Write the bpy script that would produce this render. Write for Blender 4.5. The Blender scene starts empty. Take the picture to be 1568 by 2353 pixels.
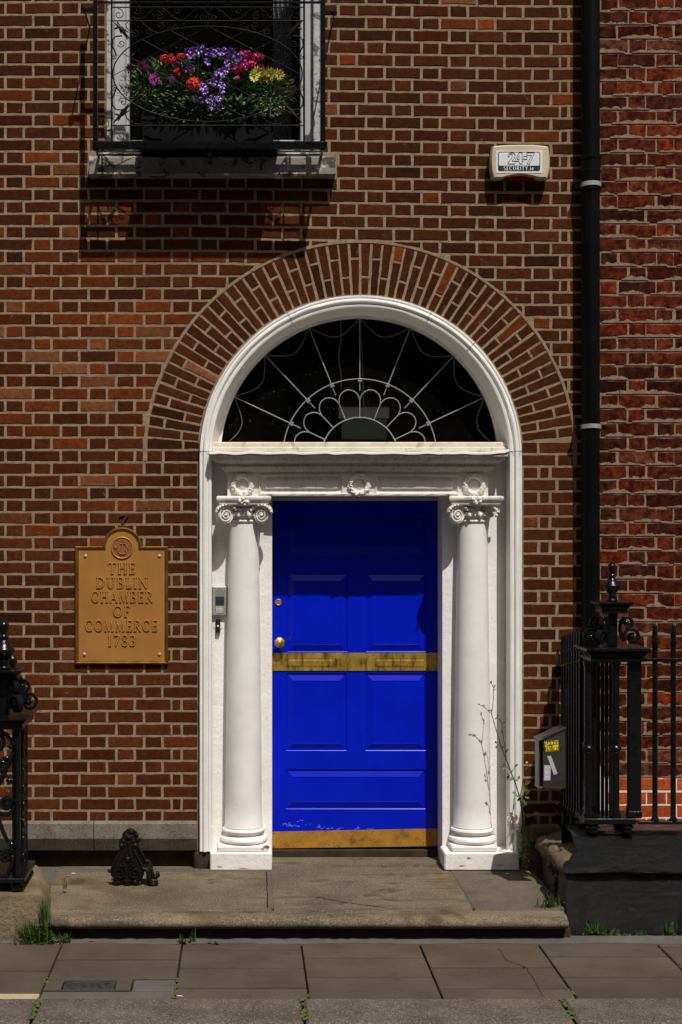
import bpy, bmesh, math, random
from mathutils import Vector, Matrix
R = math.radians
C = bpy.context.scene.collection
S0, D, CX, CZ = 375.0, 9.0, -0.729, 2.23        # photograph scale at the wall, camera distance and position

# ------------------------------------------------------------------ camera, sky, sun, exposure
sc = bpy.context.scene
cam = bpy.data.cameras.new('camera'); co = bpy.data.objects.new('camera', cam); C.objects.link(co)
co.location = (CX, -D, CZ); co.rotation_euler = (R(90), 0, 0)
cam.sensor_fit = 'VERTICAL'; cam.sensor_height = 36; cam.lens = D * S0 / 2353 * 36
cam.shift_x = (784 - 555) / 2353; cam.shift_y = (1210 - 1176.5) / 2353
cam.clip_end = 800; sc.camera = co
SUN = Vector((0.36, -1.0, 1.8)).normalized()
w = bpy.data.worlds.new('World'); sc.world = w; w.use_nodes = True
sky = w.node_tree.nodes.new('ShaderNodeTexSky'); sky.sky_type = 'NISHITA'; sky.sun_disc = False
sky.sun_elevation = math.asin(SUN.z); sky.sun_rotation = math.atan2(SUN.x, SUN.y)
sky.dust_density = 4.0; sky.ozone_density = 0.3; sky.air_density = 0.8
bg = w.node_tree.nodes['Background']; bg.inputs[1].default_value = 0.062
w.node_tree.links.new(sky.outputs[0], bg.inputs[0])
sl = bpy.data.lights.new('sun', 'SUN'); sl.energy = 5.0; sl.angle = R(0.5); sl.color = (1, .95, .875)
so = bpy.data.objects.new('sun', sl); C.objects.link(so); so.location = (3, -8, 12)
so.rotation_euler = SUN.to_track_quat('Z', 'Y').to_euler()
sc.view_settings.view_transform = 'Standard'; sc.view_settings.look = 'None'
sc.view_settings.gamma = 1; sc.view_settings.use_curve_mapping = False; sc.view_settings.exposure = -0.08

# ------------------------------------------------------------------ helpers
def W(x, y, Y=0.0):                       # a point measured in the photograph, at depth Y -> metres
    s = S0 * D / (D + Y)
    return Vector((CX + (x - 555) / s, Y, CZ - (y - 1210) / s))
def X(x, Y=0.0): return W(x, 0, Y).x
def Z(y, Y=0.0): return W(0, y, Y).z
rnd = random.Random(7)
ORG = {}

class MB:
    def __init__(s): s.v, s.f, s.mi, s.tint = [], [], [], []
    def add(s, vs, fs, mi=0, tint=None):
        o = len(s.v); s.v += [tuple(v) for v in vs]
        for f in fs: s.f.append([o + i for i in f]); s.mi.append(mi); s.tint.append(tint)
    def box(s, x0, x1, y0, y1, z0, z1, b=0.0, mi=0):
        lo, hi = (min(x0, x1), min(y0, y1), min(z0, z1)), (max(x0, x1), max(y0, y1), max(z0, z1))
        if b <= 0:
            vs = [(hi[0] if i & 1 else lo[0], hi[1] if i & 2 else lo[1], hi[2] if i & 4 else lo[2]) for i in range(8)]
            s.add(vs, [(0,1,3,2),(4,5,7,6),(0,1,5,4),(2,3,7,6),(0,2,6,4),(1,3,7,5)], mi); return
        b = min(b, *[(hi[k] - lo[k]) * .45 for k in range(3)])
        vs, ix = [], {}
        for c in range(8):
            for a in range(3):
                p = []
                for k in range(3):
                    h = c >> k & 1; e = hi[k] if h else lo[k]
                    p.append(e if k == a else e + (-b if h else b))
                ix[c, a] = len(vs); vs.append(p)
        fs = []
        for a in range(3):
            u, v = 1 << (a + 1) % 3, 1 << (a + 2) % 3
            for h in (0, 1 << a): fs.append([ix[h, a], ix[h | u, a], ix[h | u | v, a], ix[h | v, a]])
            for p in (0, u):
                for q in (0, v):
                    bb, cc = (a + 1) % 3, (a + 2) % 3
                    fs.append([ix[p | q, bb], ix[p | q | 1 << a, bb], ix[p | q | 1 << a, cc], ix[p | q, cc]])
        for c in range(8): fs.append([ix[c, 0], ix[c, 1], ix[c, 2]])
        s.add(vs, fs, mi)
    def loft(s, rings, close=True, cap=True, mi=0):
        n = len(rings[0]); vs = [p for r in rings for p in r]; fs = []
        for i in range(len(rings) - 1):
            for j in range(n if close else n - 1):
                k = (j + 1) % n
                fs.append((i*n+j, i*n+k, (i+1)*n+k, (i+1)*n+j))
        if cap: fs.append(list(range(n))); fs.append([(len(rings)-1)*n + j for j in range(n)])
        s.add(vs, fs, mi)
    def prism(s, poly, y0, y1, b=0.0, mi=0):     # polygon in x,z pushed through y; b = chamfer on the y0 side
        if b > 0:
            c = Vector((sum(p[0] for p in poly), sum(p[1] for p in poly))) / len(poly)
            ins = []
            for p in poly:
                d = Vector(p) - c; l = d.length or 1
                ins.append(c + d * max(0, (l - b)) / l)
            s.loft([[(p[0], y0, p[1]) for p in ins], [(p[0], y0 + (b if y1 > y0 else -b), p[1]) for p in poly], [(p[0], y1, p[1]) for p in poly]], mi=mi)
        else: s.loft([[(p[0], y0, p[1]) for p in poly], [(p[0], y1, p[1]) for p in poly]], mi=mi)
    def tube(s, pts, r, n=6, mi=0, flat=1.0):
        pts = [Vector(p) for p in pts]; m = len(pts)
        rr = r if isinstance(r, (list, tuple)) else [r] * m
        t = (pts[1] - pts[0]).normalized()
        a = t.orthogonal().normalized() if abs(t.y) > .9 else (Vector((0, 1, 0)) - t * t.y).normalized()
        rings = []
        for i in range(m):
            t = (pts[min(i + 1, m - 1)] - pts[max(i - 1, 0)])
            t = t.normalized() if t.length > 1e-9 else Vector((0, 0, 1))
            a = a - t * a.dot(t)
            a = a.normalized() if a.length > 1e-6 else t.orthogonal().normalized()
            b = t.cross(a)
            rings.append([pts[i] + (a * math.cos(q) * flat + b * math.sin(q)) * rr[i] for q in [2 * math.pi * (k + .5) / n for k in range(n)]])
        s.loft(rings, mi=mi)
    def lathe(s, prof, cx, cy, n=20, mi=0, zs=1):
        s.loft([[(cx + r * math.cos(2*math.pi*k/n), cy + r * math.sin(2*math.pi*k/n), z) for k in range(n)] for r, z in prof], mi=mi)
    def ball(s, c, r, n=8, m=5, sq=(1, 1, 1), mi=0):
        rings = []
        for i in range(m + 1):
            a = math.pi * (i + .02 * (1 if i == 0 else -1 if i == m else 0)) / m
            rings.append([(c[0] + r*sq[0]*math.sin(a)*math.cos(2*math.pi*k/n), c[1] + r*sq[1]*math.sin(a)*math.sin(2*math.pi*k/n), c[2] + r*sq[2]*math.cos(a)) for k in range(n)])
        s.loft(rings, mi=mi)
    def torus(s, c, R0, r0, n=28, m=8, ax='y'):
        vs, fs = [], []
        for i in range(n):
            for j in range(m):
                a, b = 2*math.pi*i/n, 2*math.pi*j/m
                rr = R0 + r0 * math.cos(b); h = r0 * math.sin(b)
                vs.append((c[0] + rr*math.cos(a), c[1] + h, c[2] + rr*math.sin(a)) if ax == 'y' else (c[0] + rr*math.cos(a), c[1] + rr*math.sin(a), c[2] + h))
                fs.append((i*m+j, ((i+1)%n)*m+j, ((i+1)%n)*m+(j+1)%m, i*m+(j+1)%m))
        s.add(vs, fs)
    def nested(s, rect, steps, mi=0):             # rectangular loops (inset, y) one inside the other, last one capped
        x0, x1, z0, z1 = rect; vs, fs = [], []
        for i, (d, y) in enumerate(steps):
            vs += [(x0 + d, y, z0 + d), (x1 - d, y, z0 + d), (x1 - d, y, z1 - d), (x0 + d, y, z1 - d)]
            if i:
                for k in range(4): fs.append((4*i-4+k, 4*i-4+(k+1)%4, 4*i+(k+1)%4, 4*i+k))
        n = 4 * (len(steps) - 1); fs.append((n, n+1, n+2, n+3)); s.add(vs, fs, mi)
    def holed(s, x0, x1, z0, z1, y, holes, mi=0): # flat sheet at depth y leaving out the holes
        xs = sorted({x0, x1, *[h[0] for h in holes], *[h[1] for h in holes]})
        zs = sorted({z0, z1, *[h[2] for h in holes], *[h[3] for h in holes]})
        vs = [(x, y, z) for z in zs for x in xs]; n = len(xs); fs = []
        for j in range(len(zs) - 1):
            for i in range(n - 1):
                cx, cz = (xs[i] + xs[i+1]) / 2, (zs[j] + zs[j+1]) / 2
                if any(h[0] < cx < h[1] and h[2] < cz < h[3] for h in holes): continue
                fs.append((j*n+i, j*n+i+1, (j+1)*n+i+1, (j+1)*n+i))
        s.add(vs, fs, mi)

def mesh_of(name, mb, mats, smooth=None, origin=(0, 0, 0)):
    me = bpy.data.meshes.new(name)
    ox, oy, oz = origin
    me.from_pydata([(v[0]-ox, v[1]-oy, v[2]-oz) for v in mb.v], [], mb.f)
    for m in (mats if isinstance(mats, (list, tuple)) else [mats]): me.materials.append(m)
    for p, i in zip(me.polygons, mb.mi): p.material_index = i
    if any(t is not None for t in mb.tint):
        at = me.color_attributes.new('tint', 'FLOAT_COLOR', 'CORNER')
        for p, t in zip(me.polygons, mb.tint):
            for li in p.loop_indices: at.data[li].color = (*(t or (0, 0, 0)), 1)
    b = bmesh.new(); b.from_mesh(me); bmesh.ops.recalc_face_normals(b, faces=b.faces); b.to_mesh(me); b.free()
    if smooth:
        me.shade_smooth(); me.set_sharp_from_angle(angle=R(smooth))
    return me
def setp(o, label=None, cat=None, group=None, kind=None):
    for k, v in (('label', label), ('category', cat), ('group', group), ('kind', kind)):
        if v: o[k] = v
    return o
def thing(name, label, cat, loc=(0, 0, 0), group=None, kind=None):
    o = bpy.data.objects.new(name, None); C.objects.link(o); o.location = loc; o.empty_display_size = .1
    ORG[o.name] = Vector(loc); return setp(o, label, cat, group, kind)
def obj(name, mb, mats, parent=None, smooth=None, origin=None, **kw):
    og = Vector(origin) if origin is not None else (ORG[parent.name] if parent else Vector((0, 0, 0)))
    o = bpy.data.objects.new(name, mesh_of(name, mb, mats, smooth, og)); C.objects.link(o)
    o.parent = parent; o.location = og - (ORG[parent.name] if parent else Vector((0, 0, 0)))
    ORG[o.name] = og; return setp(o, **kw)
def put(name, me, parent, loc, rot=(0, 0, 0), scale=1.0, color=None):      # another object sharing a mesh
    o = bpy.data.objects.new(name, me); C.objects.link(o); o.parent = parent
    o.location = Vector(loc) - (ORG[parent.name] if parent else Vector((0, 0, 0))); o.rotation_euler = rot
    o.scale = (scale,) * 3 if not isinstance(scale, tuple) else scale
    if color: o.color = color
    ORG[o.name] = Vector(loc); return o

def arc(cx, cz, r, a0, a1, n, Y=0.0, rz=None):
    rz = r if rz is None else rz
    return [Vector((cx + r * math.cos(R(a0 + (a1 - a0) * i / n)), Y, cz + rz * math.sin(R(a0 + (a1 - a0) * i / n)))) for i in range(n + 1)]
def spiral(cx, cz, r0, r1, a0, turns, n=22, Y=0.0):                     # from radius r0 at angle a0 winding into r1
    out = []
    for i in range(n + 1):
        t = i / n; r = r0 + (r1 - r0) * t ** .85; a = R(a0) + turns * 2 * math.pi * t
        out.append(Vector((cx + r * math.cos(a), Y, cz + r * math.sin(a))))
    return out

# ------------------------------------------------------------------ materials
def node_mat(name):
    m = bpy.data.materials.new(name); m.use_nodes = True; nt = m.node_tree
    return m, nt, nt.nodes['Principled BSDF'], nt.nodes.new, nt.links.new
def noise(nt, scale, detail=4, rough=.55, vec=None, kind='ShaderNodeTexNoise'):
    n = nt.nodes.new(kind)
    if kind == 'ShaderNodeTexNoise':
        n.inputs['Scale'].default_value = scale; n.inputs['Detail'].default_value = detail; n.inputs['Roughness'].default_value = rough
    else: n.inputs['Scale'].default_value = scale
    if vec: nt.links.new(vec, n.inputs['Vector'])
    return n.outputs[0]
def ramp(nt, fac, a, b, ca=(0, 0, 0), cb=(1, 1, 1)):
    r = nt.nodes.new('ShaderNodeValToRGB'); e = r.color_ramp.elements
    e[0].position, e[1].position = a, b; e[0].color, e[1].color = (*ca, 1), (*cb, 1)
    nt.links.new(fac, r.inputs[0]); return r.outputs[0]
def mix(nt, fac, a, b, mode='MIX'):
    m = nt.nodes.new('ShaderNodeMix'); m.data_type = 'RGBA'; m.blend_type = mode
    for s, k in ((fac, 0), (a, 6), (b, 7)):
        if isinstance(s, (int, float)): m.inputs[k].default_value = s
        elif isinstance(s, tuple): m.inputs[k].default_value = (*s, 1)
        else: nt.links.new(s, m.inputs[k])
    return m.outputs[2]
def pos(nt, stretch=None):
    g = nt.nodes.new('ShaderNodeNewGeometry').outputs['Position']
    if stretch:
        v = nt.nodes.new('ShaderNodeVectorMath'); v.operation = 'MULTIPLY'; v.inputs[1].default_value = stretch
        nt.links.new(g, v.inputs[0]); g = v.outputs[0]
    return g
def bump(nt, p, h, strength, dist=.002):
    b = nt.nodes.new('ShaderNodeBump'); b.inputs['Strength'].default_value = strength; b.inputs['Distance'].default_value = dist
    nt.links.new(h, b.inputs['Height']); nt.links.new(b.outputs[0], p.inputs['Normal'])
def M(name, c, c2=None, ns=12, rough=.7, metal=0.0, bs=None, bd=.002, bstr=.6, spots=None, streak=None, lo=.35, hi=.65, rough2=None, spec=None):
    m, nt, p, new, link = node_mat(name); g = pos(nt); col = None
    p.inputs['Roughness'].default_value = rough; p.inputs['Metallic'].default_value = metal
    if spec is not None: p.inputs['Specular IOR Level'].default_value = spec
    if c2:
        f = noise(nt, ns, 5, .6, g); col = ramp(nt, f, lo, hi, c, c2)
    for sp in (spots or []):                                            # (scale, threshold, soft, colour, amount)
        f = ramp(nt, noise(nt, sp[0], 3, .6, g), sp[1], sp[1] + sp[2])
        mu = nt.nodes.new('ShaderNodeMath'); mu.operation = 'MULTIPLY'; mu.inputs[1].default_value = sp[4]; link(f, mu.inputs[0])
        col = mix(nt, mu.outputs[0], col if col is not None else c, sp[3])
    if streak:                                                          # (stretch, scale, threshold, soft, colour, amount)
        f = ramp(nt, noise(nt, streak[1], 4, .6, pos(nt, streak[0])), streak[2], streak[2] + streak[3])
        mu = nt.nodes.new('ShaderNodeMath'); mu.operation = 'MULTIPLY'; mu.inputs[1].default_value = streak[5]; link(f, mu.inputs[0])
        col = mix(nt, mu.outputs[0], col if col is not None else c, streak[4])
    if col is None: p.inputs['Base Color'].default_value = (*c, 1)
    else: link(col, p.inputs['Base Color'])
    if rough2 is not None:
        rr = nt.nodes.new('ShaderNodeMapRange'); rr.inputs[1].default_value = .3; rr.inputs[2].default_value = .7
        rr.inputs[3].default_value = rough; rr.inputs[4].default_value = rough2
        link(noise(nt, ns * 1.7, 4, .6, g), rr.inputs[0]); link(rr.outputs[0], p.inputs['Roughness'])
    if bs: bump(nt, p, noise(nt, bs, 6, .65, g), bstr, bd)
    return m
def brick_mat(name, src, dark, red, pale, mort, edge=(.1, .04), rough=.9, bs=90, blotch=False):
    # src: 'object' reads the object's colour, 'tint' the face attribute; x = how red, y = brightness, z = pale
    m, nt, p, new, link = node_mat(name); g = pos(nt)
    if src == 'object': sp = new('ShaderNodeSeparateColor'); link(new('ShaderNodeObjectInfo').outputs['Color'], sp.inputs[0])
    else:
        a = new('ShaderNodeAttribute'); a.attribute_name = 'tint'; sp = new('ShaderNodeSeparateColor'); link(a.outputs['Color'], sp.inputs[0])
    col = mix(nt, sp.outputs[0], dark, red); col = mix(nt, sp.outputs[2], col, pale)
    hv = new('ShaderNodeHueSaturation'); link(col, hv.inputs['Color'])
    ma = new('ShaderNodeMath'); ma.operation = 'MULTIPLY_ADD'; ma.inputs[1].default_value = .9; ma.inputs[2].default_value = .55
    link(sp.outputs[1], ma.inputs[0]); link(ma.outputs[0], hv.inputs['Value']); col = hv.outputs[0]
    if blotch: col = mix(nt, ramp(nt, noise(nt, 19, 5, .65, g), .42, .60), mix(nt, 1.0, col, (.34, .26, .24), 'MULTIPLY'), col)
    f = noise(nt, 28, 5, .65, g); col = mix(nt, ramp(nt, f, .3, .72), mix(nt, 1.0, col, (.62, .60, .60), 'MULTIPLY'), mix(nt, 1.0, col, (1.3, 1.25, 1.2), 'MULTIPLY'))
    col = mix(nt, ramp(nt, noise(nt, 1.1, 3, .5, g), .32, .68), mix(nt, 1.0, col, (.74, .72, .70), 'MULTIPLY'), mix(nt, 1.0, col, (1.12, 1.10, 1.06), 'MULTIPLY'))
    # pits dragged along the face, and mortar smeared over it
    pit = ramp(nt, noise(nt, 120, 3, .6, pos(nt, (.45, 1, 1))), .30, .40)
    col = mix(nt, pit, (.012, .006, .004), col)
    sm = ramp(nt, noise(nt, 17, 6, .7, g), .64, .74)
    mu = new('ShaderNodeMath'); mu.operation = 'MULTIPLY'; mu.inputs[1].default_value = edge[0]; link(sm, mu.inputs[0])
    col = mix(nt, mu.outputs[0], col, mort)
    link(col, p.inputs['Base Color']); p.inputs['Roughness'].default_value = rough; p.inputs['Specular IOR Level'].default_value = .06
    bump(nt, p, noise(nt, bs, 6, .7, pos(nt, (.6, 1, 1))), .8, edge[1] * .06)
    return m

MORT = (.265, .195, .135)
mortar = M('lime_mortar', (.205, .148, .092), (.295, .218, .143), 22, .95, bs=150, bd=.003, spots=[(60, .58, .08, (.075, .055, .038), .75), (1.1, .50, .25, (.14, .102, .066), .6)], spec=.12)
B_DARK, B_RED, B_PALE = (.050, .0155, .0056), (.145, .032, .007), (.20, .075, .032)
brick_o = brick_mat('brown_brick', 'object', B_DARK, B_RED, B_PALE, MORT, (.55, .05))
brick_t = brick_mat('brown_brick_mass', 'tint', B_DARK, B_RED, B_PALE, MORT, (.55, .05))
OLD = ((.055, .0105, .005), (.23, .036, .010), (.17, .075, .045), (.26, .16, .095), (.9, .09), .85, 60)
old_o = brick_mat('red_stock_brick', 'object', *OLD, blotch=True)
orange_o = brick_mat('orange_brick', 'object', (.30, .060, .016), (.42, .085, .022), (.40, .12, .05), (.5, .42, .32), (.05, .03), .8, 60)
old_mortar = M('tan_mortar', (.17, .115, .075), (.27, .19, .13), 30, .95, bs=120, bd=.004, spots=[(40, .58, .1, (.07, .045, .03), .8)], spec=.12)
white_mortar = M('white_pointing', (.62, .56, .47), (.72, .66, .58), 40, .9, bs=150, bd=.001)
white = M('white_gloss_paint', (.70, .685, .66), (.77, .76, .74), 6, .42, bs=45, bd=.0015, bstr=.5, spots=[(14, .70, .08, (.52, .46, .38), .25), (150, .75, .03, (.25, .2, .15), .7)], streak=((6, 6, .35), 5, .60, .25, (.58, .51, .43), .2))
white_old = M('weathered_white_paint', (.72, .69, .64), (.78, .76, .73), 9, .55, bs=38, bd=.004, bstr=.8, spots=[(7, .62, .15, (.50, .43, .34), .35), (60, .68, .04, (.2, .15, .1), .6)])
stone_white = M('painted_carved_stone', (.64, .60, .54), (.73, .70, .655), 10, .6, bs=60, bd=.003, streak=((5, 5, .35), 6, .52, .2, (.43, .36, .275), .65), spots=[(25, .66, .08, (.36, .29, .21), .5)])
cornice_shaded = M('dirty_shaded_cornice_paint', (.46, .42, .36), (.55, .51, .45), 10, .65, bs=60, bd=.003, streak=((9, 9, .3), 8, .50, .2, (.20, .165, .12), .7))  # dirty cornice paint, darkened further to stand for its shade
frieze_m = M('shaded_frieze_paint', (.60, .565, .51), (.68, .645, .59), 9, .6, bs=60, bd=.002, streak=((7, 7, .4), 7, .55, .2, (.33, .28, .21), .6))  # frieze colour lowered to carry the shade under the cornice
peel = M('peeling_white_paint', (.33, .325, .31), (.43, .42, .405), 14, .6, bs=40, bd=.006, spots=[(13, .55, .03, (.09, .075, .06), .95), (40, .64, .03, (.05, .04, .035), .9)])
win_white = M('window_white', (.36, .36, .375), (.43, .43, .44), 8, .45, bs=40, bd=.001, spots=[(20, .68, .04, (.3, .26, .22), .5)])
blue = M('royal_blue_gloss', (.0002, .0085, .43), (.0003, .0110, .50), 5, .30, bs=200, bd=.0004, bstr=.4)
blue.node_tree.nodes['Principled BSDF'].inputs['Specular IOR Level'].default_value = .22
chip = M('chipped_undercoat', (.25, .40, .62), rough=.6)
brass = M('streaked_brass', (.80, .53, .10), (.36, .22, .045), 16, .40, .85, bs=120, bd=.0008, lo=.35, hi=.75, rough2=.5, streak=((9, 1, 2.5), 3, .50, .14, (.14, .085, .02), .8))  # brass with darker patches and vertical streaks
brass_dull = M('tarnished_brass', (.44, .22, .025), (.30, .14, .018), 14, .62, .25, bs=170, bd=.001, spots=[(120, .60, .05, (.05, .028, .01), .8), (7, .60, .12, (.07, .04, .015), .8)])
bronze = M('gilt_bronze', (.46, .208, .050), (.385, .168, .038), 5, .5, .35, bs=60, bd=.0006, spots=[(8, .66, .12, (.17, .075, .02), .7)])
bronze_letter = M('rubbed_bronze_letter', (.62, .30, .075), (.52, .235, .05), 20, .42, .4)
bronze_edge = M('polished_bronze_edge', (.30, .15, .022), (.16, .075, .014), 12, .4, .7, bs=120, bd=.001)
bronze_dk = M('dark_bronze', (.12, .065, .026), (.2, .10, .035), 25, .45, .7)
bronze_bg = M('medallion_bronze', (.30, .125, .04), (.22, .09, .03), 60, .55, .35, bs=260, bd=.002)
iron = M('black_gloss_iron', (.003, .003, .0036), (.006, .006, .007), 30, .13, bs=55, bd=.003, bstr=.6, rough2=.24, spec=.34)
iron_thin = M('black_wrought_iron', (.005, .005, .0055), (.010, .0095, .009), 40, .28, bs=80, bd=.002, spec=.3)
rusty = M('black_cast_iron', (.005, .0045, .004), (.011, .008, .006), 30, .38, bs=60, bd=.006, spots=[(35, .64, .06, (.055, .020, .008), .6)], spec=.15)
pvc = M('black_pipe', (.0022, .0024, .003), (.004, .0042, .005), 10, .34, bs=30, bd=.0006, spec=.15)
zinc = M('galvanised_strap', (.30, .30, .31), (.45, .45, .46), 30, .5, .4)
def glass_mat(name, tint):
    m, nt, p, new, link = node_mat(name); nt.nodes.remove(p)
    tr = new('ShaderNodeBsdfTransparent'); tr.inputs[0].default_value = (*tint, 1)
    gl = new('ShaderNodeBsdfGlossy'); gl.inputs['Roughness'].default_value = .02
    fr = new('ShaderNodeFresnel'); fr.inputs[0].default_value = 1.45; ms = new('ShaderNodeMixShader')
    link(fr.outputs[0], ms.inputs[0]); link(tr.outputs[0], ms.inputs[1]); link(gl.outputs[0], ms.inputs[2])
    df = new('ShaderNodeBsdfDiffuse'); df.inputs[0].default_value = (.5, .48, .44, 1); m2 = new('ShaderNodeMixShader')
    g = pos(nt); sp = ramp(nt, noise(nt, 75, 2, .5, g), .70, .73); hz = ramp(nt, noise(nt, 3, 4, .6, g), .35, .9, (.001,)*3, (.010,)*3)
    link(mix(nt, 1.0, mix(nt, 1.0, sp, (.14,)*3, 'MULTIPLY'), hz, 'ADD'), m2.inputs[0])
    link(ms.outputs[0], m2.inputs[1]); link(df.outputs[0], m2.inputs[2])
    link(m2.outputs[0], nt.nodes['Material Output'].inputs[0]); return m
glass = glass_mat('dusty_glass', (.80, .82, .80))
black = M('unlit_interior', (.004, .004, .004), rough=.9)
curtain_m = M('grey_curtain', (.22, .22, .24), (.3, .3, .32), 10, .9)
swag_m = M('dull_grey_leading', (.07, .07, .07), (.12, .12, .12), 40, .6)
leading = M('grey_white_leading', (.19, .19, .195), (.28, .28, .28), 40, .6)
GR_SP = [(120, .56, .05, (.27, .24, .20), .5), (105, .56, .05, (.022, .019, .016), .55)]
granite = M('grey_granite', (.125, .105, .085), (.185, .157, .127), 7, .85, bs=160, bd=.004, spots=GR_SP, spec=.12)
step_granite = M('worn_granite_step', (.078, .061, .042), (.160, .123, .081), 2.4, .8, bs=110, bd=.006, spots=[(110, .55, .07, (.30, .245, .175), .6), (95, .55, .07, (.024, .019, .013), .6), (2.6, .56, .12, (.085, .047, .020), .6), (5, .60, .1, (.032, .026, .021), .6)], streak=((.5, 5, 1), 4, .54, .14, (.035, .029, .023), .5), spec=.12)
step_grey = M('grey_worn_step', (.066, .053, .039), (.115, .092, .067), 3.2, .8, bs=200, bd=.003, spots=[(150, .57, .06, (.22, .19, .15), .5), (130, .57, .06, (.022, .018, .013), .5), (4, .58, .12, (.032, .027, .021), .55)], spec=.12)
plinth_granite = M('mossy_brown_granite', (.105, .077, .045), (.19, .14, .085), 6, .9, bs=45, bd=.012, bstr=.8, spots=[(140, .57, .05, (.030, .022, .014), .75), (160, .60, .05, (.24, .19, .12), .6), (7, .60, .1, (.06, .045, .028), .7)], spec=.12)
dark_stone = M('dark_brown_stone', (.026, .018, .011), (.05, .035, .022), 9, .85, bs=60, bd=.004, spots=[(8, .6, .1, (.02, .015, .01), .6)], spec=.12)
black_stone = M('black_painted_stone', (.0015, .0015, .0018), (.003, .003, .0033), 12, .10, bs=26, bd=.05, bstr=1.0, rough2=.22, spots=[(34, .64, .05, (.014, .0135, .013), .7)], spec=.6)
flag = M('brown_concrete_flag', (.056, .043, .032), (.078, .061, .046), 2.3, .88, bs=190, bd=.0015, spots=[(11, .60, .12, (.036, .028, .021), .5), (28, .70, .03, (.03, .025, .02), .6), (150, .60, .06, (.11, .09, .07), .4), (1.3, .52, .2, (.045, .034, .025), .5)], spec=.12)
flag2 = M('greyer_flag', (.058, .047, .037), (.075, .061, .048), 2.0, .88, bs=190, bd=.0015, spots=[(9, .60, .12, (.036, .029, .022), .5), (26, .70, .03, (.03, .025, .02), .6), (150, .60, .06, (.11, .09, .07), .4)], spec=.12)
flag3 = M('browner_flag', (.062, .044, .031), (.088, .065, .046), 2.6, .88, bs=190, bd=.0015, spots=[(8, .60, .12, (.040, .030, .021), .5), (24, .71, .03, (.03, .025, .02), .6), (150, .60, .06, (.12, .095, .072), .4)], spec=.12)
flag_tan = M('new_tan_flag', (.31, .225, .135), (.37, .28, .175), 6, .85, bs=190, bd=.0015, spots=[(8, .62, .05, (.2, .12, .06), .5)])
cement = M('grey_cement_patch', (.075, .068, .062), (.100, .091, .083), 4, .9, bs=120, bd=.001, spec=.12)
kerb_m = M('kerb_granite', (.062, .051, .041), (.105, .088, .071), 5, .85, bs=150, bd=.004, spots=GR_SP, spec=.12)
joint_m = M('dirt_joint', (.010, .008, .005), (.02, .018, .010), 14, .95, bs=90, bd=.004, spec=.12)
asphalt = M('asphalt', (.045, .045, .046), (.06, .06, .06), 20, .9, bs=220, bd=.003)
moss_m = M('moss', (.03, .05, .008), (.08, .10, .015), 60, .95, bs=160, bd=.006)
cover_m = M('cast_iron_cover', (.028, .028, .030), (.05, .05, .052), 30, .5, .3, bs=90, bd=.002)
cream = M('cream_plastic', (.47, .385, .255), (.53, .435, .29), 8, .5, bs=160, bd=.0004, spots=[(10, .64, .08, (.42, .33, .21), .5)])
navy = M('navy_print', (.004, .006, .028), rough=.5)
sticker_w = M('white_sticker', (.62, .62, .66), (.68, .68, .72), 20, .4, bs=30, bd=.001)
sticker_g = M('grey_white_label', (.36, .36, .39), (.44, .44, .47), 30, .5)
paper_white = M('white_ink', (.78, .78, .76), rough=.6)
yellow_s = M('yellow_sticker', (.68, .50, .018), (.74, .55, .025), 20, .5)
ink = M('black_ink', (.006, .006, .006), rough=.5)
red_lens = M('red_lens', (.25, .01, .008), rough=.2)
grey_plastic = M('smoked_grey_plastic', (.024, .0215, .019), (.040, .036, .032), 8, .35, bs=60, bd=.0006, spots=[(5, .55, .15, (.05, .042, .035), .6)])
steel = M('brushed_steel', (.36, .37, .35), (.44, .45, .43), 10, .42, .6)
dark_screen = M('dark_screen', (.03, .035, .045), rough=.15)
bell_black = M('black_bell_plastic', (.012, .013, .016), rough=.3)
def leafm(n, a, b, r=.55): 
    m = M(n, a, b, 30, r); m.node_tree.nodes['Principled BSDF'].inputs['Subsurface Weight'].default_value = 0; return m
leaf_g = leafm('mid_green_leaf', (.05, .14, .015), (.10, .235, .03))
leaf_d = leafm('dark_green_leaf', (.014, .042, .008), (.03, .08, .012))
weed_g = leafm('dull_weed_leaf', (.020, .055, .010), (.040, .10, .016))
leaf_l = leafm('lime_leaf', (.07, .13, .012), (.11, .19, .02))
leaf_o = leafm('faded_ochre_petal', (.24, .11, .010), (.34, .17, .015))
grass_m = leafm('grass_blade', (.030, .062, .008), (.065, .11, .015))
stem_m = M('brown_stem', (.035, .028, .014), (.06, .05, .02), 30, .7)
purple = M('purple_petal', (.14, .02, .42), (.22, .035, .56), 60, .6)
petal_w = M('white_petal_stripe', (.66, .60, .74), rough=.6)
scarlet = M('scarlet_petal', (.80, .014, .006), (.88, .035, .012), 80, .6)
pink = M('deep_pink_petal', (.72, .012, .17), (.82, .035, .24), 80, .6)
magenta = M('magenta_petal', (.26, .006, .22), (.36, .012, .30), 60, .6)
yellow_p = M('pale_yellow_petal', (.85, .72, .10), (.88, .78, .20), 50, .6)
dead_leaf = M('dead_orange_leaf', (.35, .11, .02), (.25, .07, .015), 50, .7)
sign_w = M('sign_casing', (.75, .75, .72), rough=.6)
sign_g = M('green_sign_panel', (.16, .27, .22), rough=.5)
plant_box = M('charcoal_trough', (.003, .0032, .004), (.006, .0063, .0075), 12, .5, bs=60, bd=.001)
plant_box.node_tree.nodes['Principled BSDF'].inputs['Specular IOR Level'].default_value = .15
soil = M('potting_soil', (.02, .014, .01), rough=.95)

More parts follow.
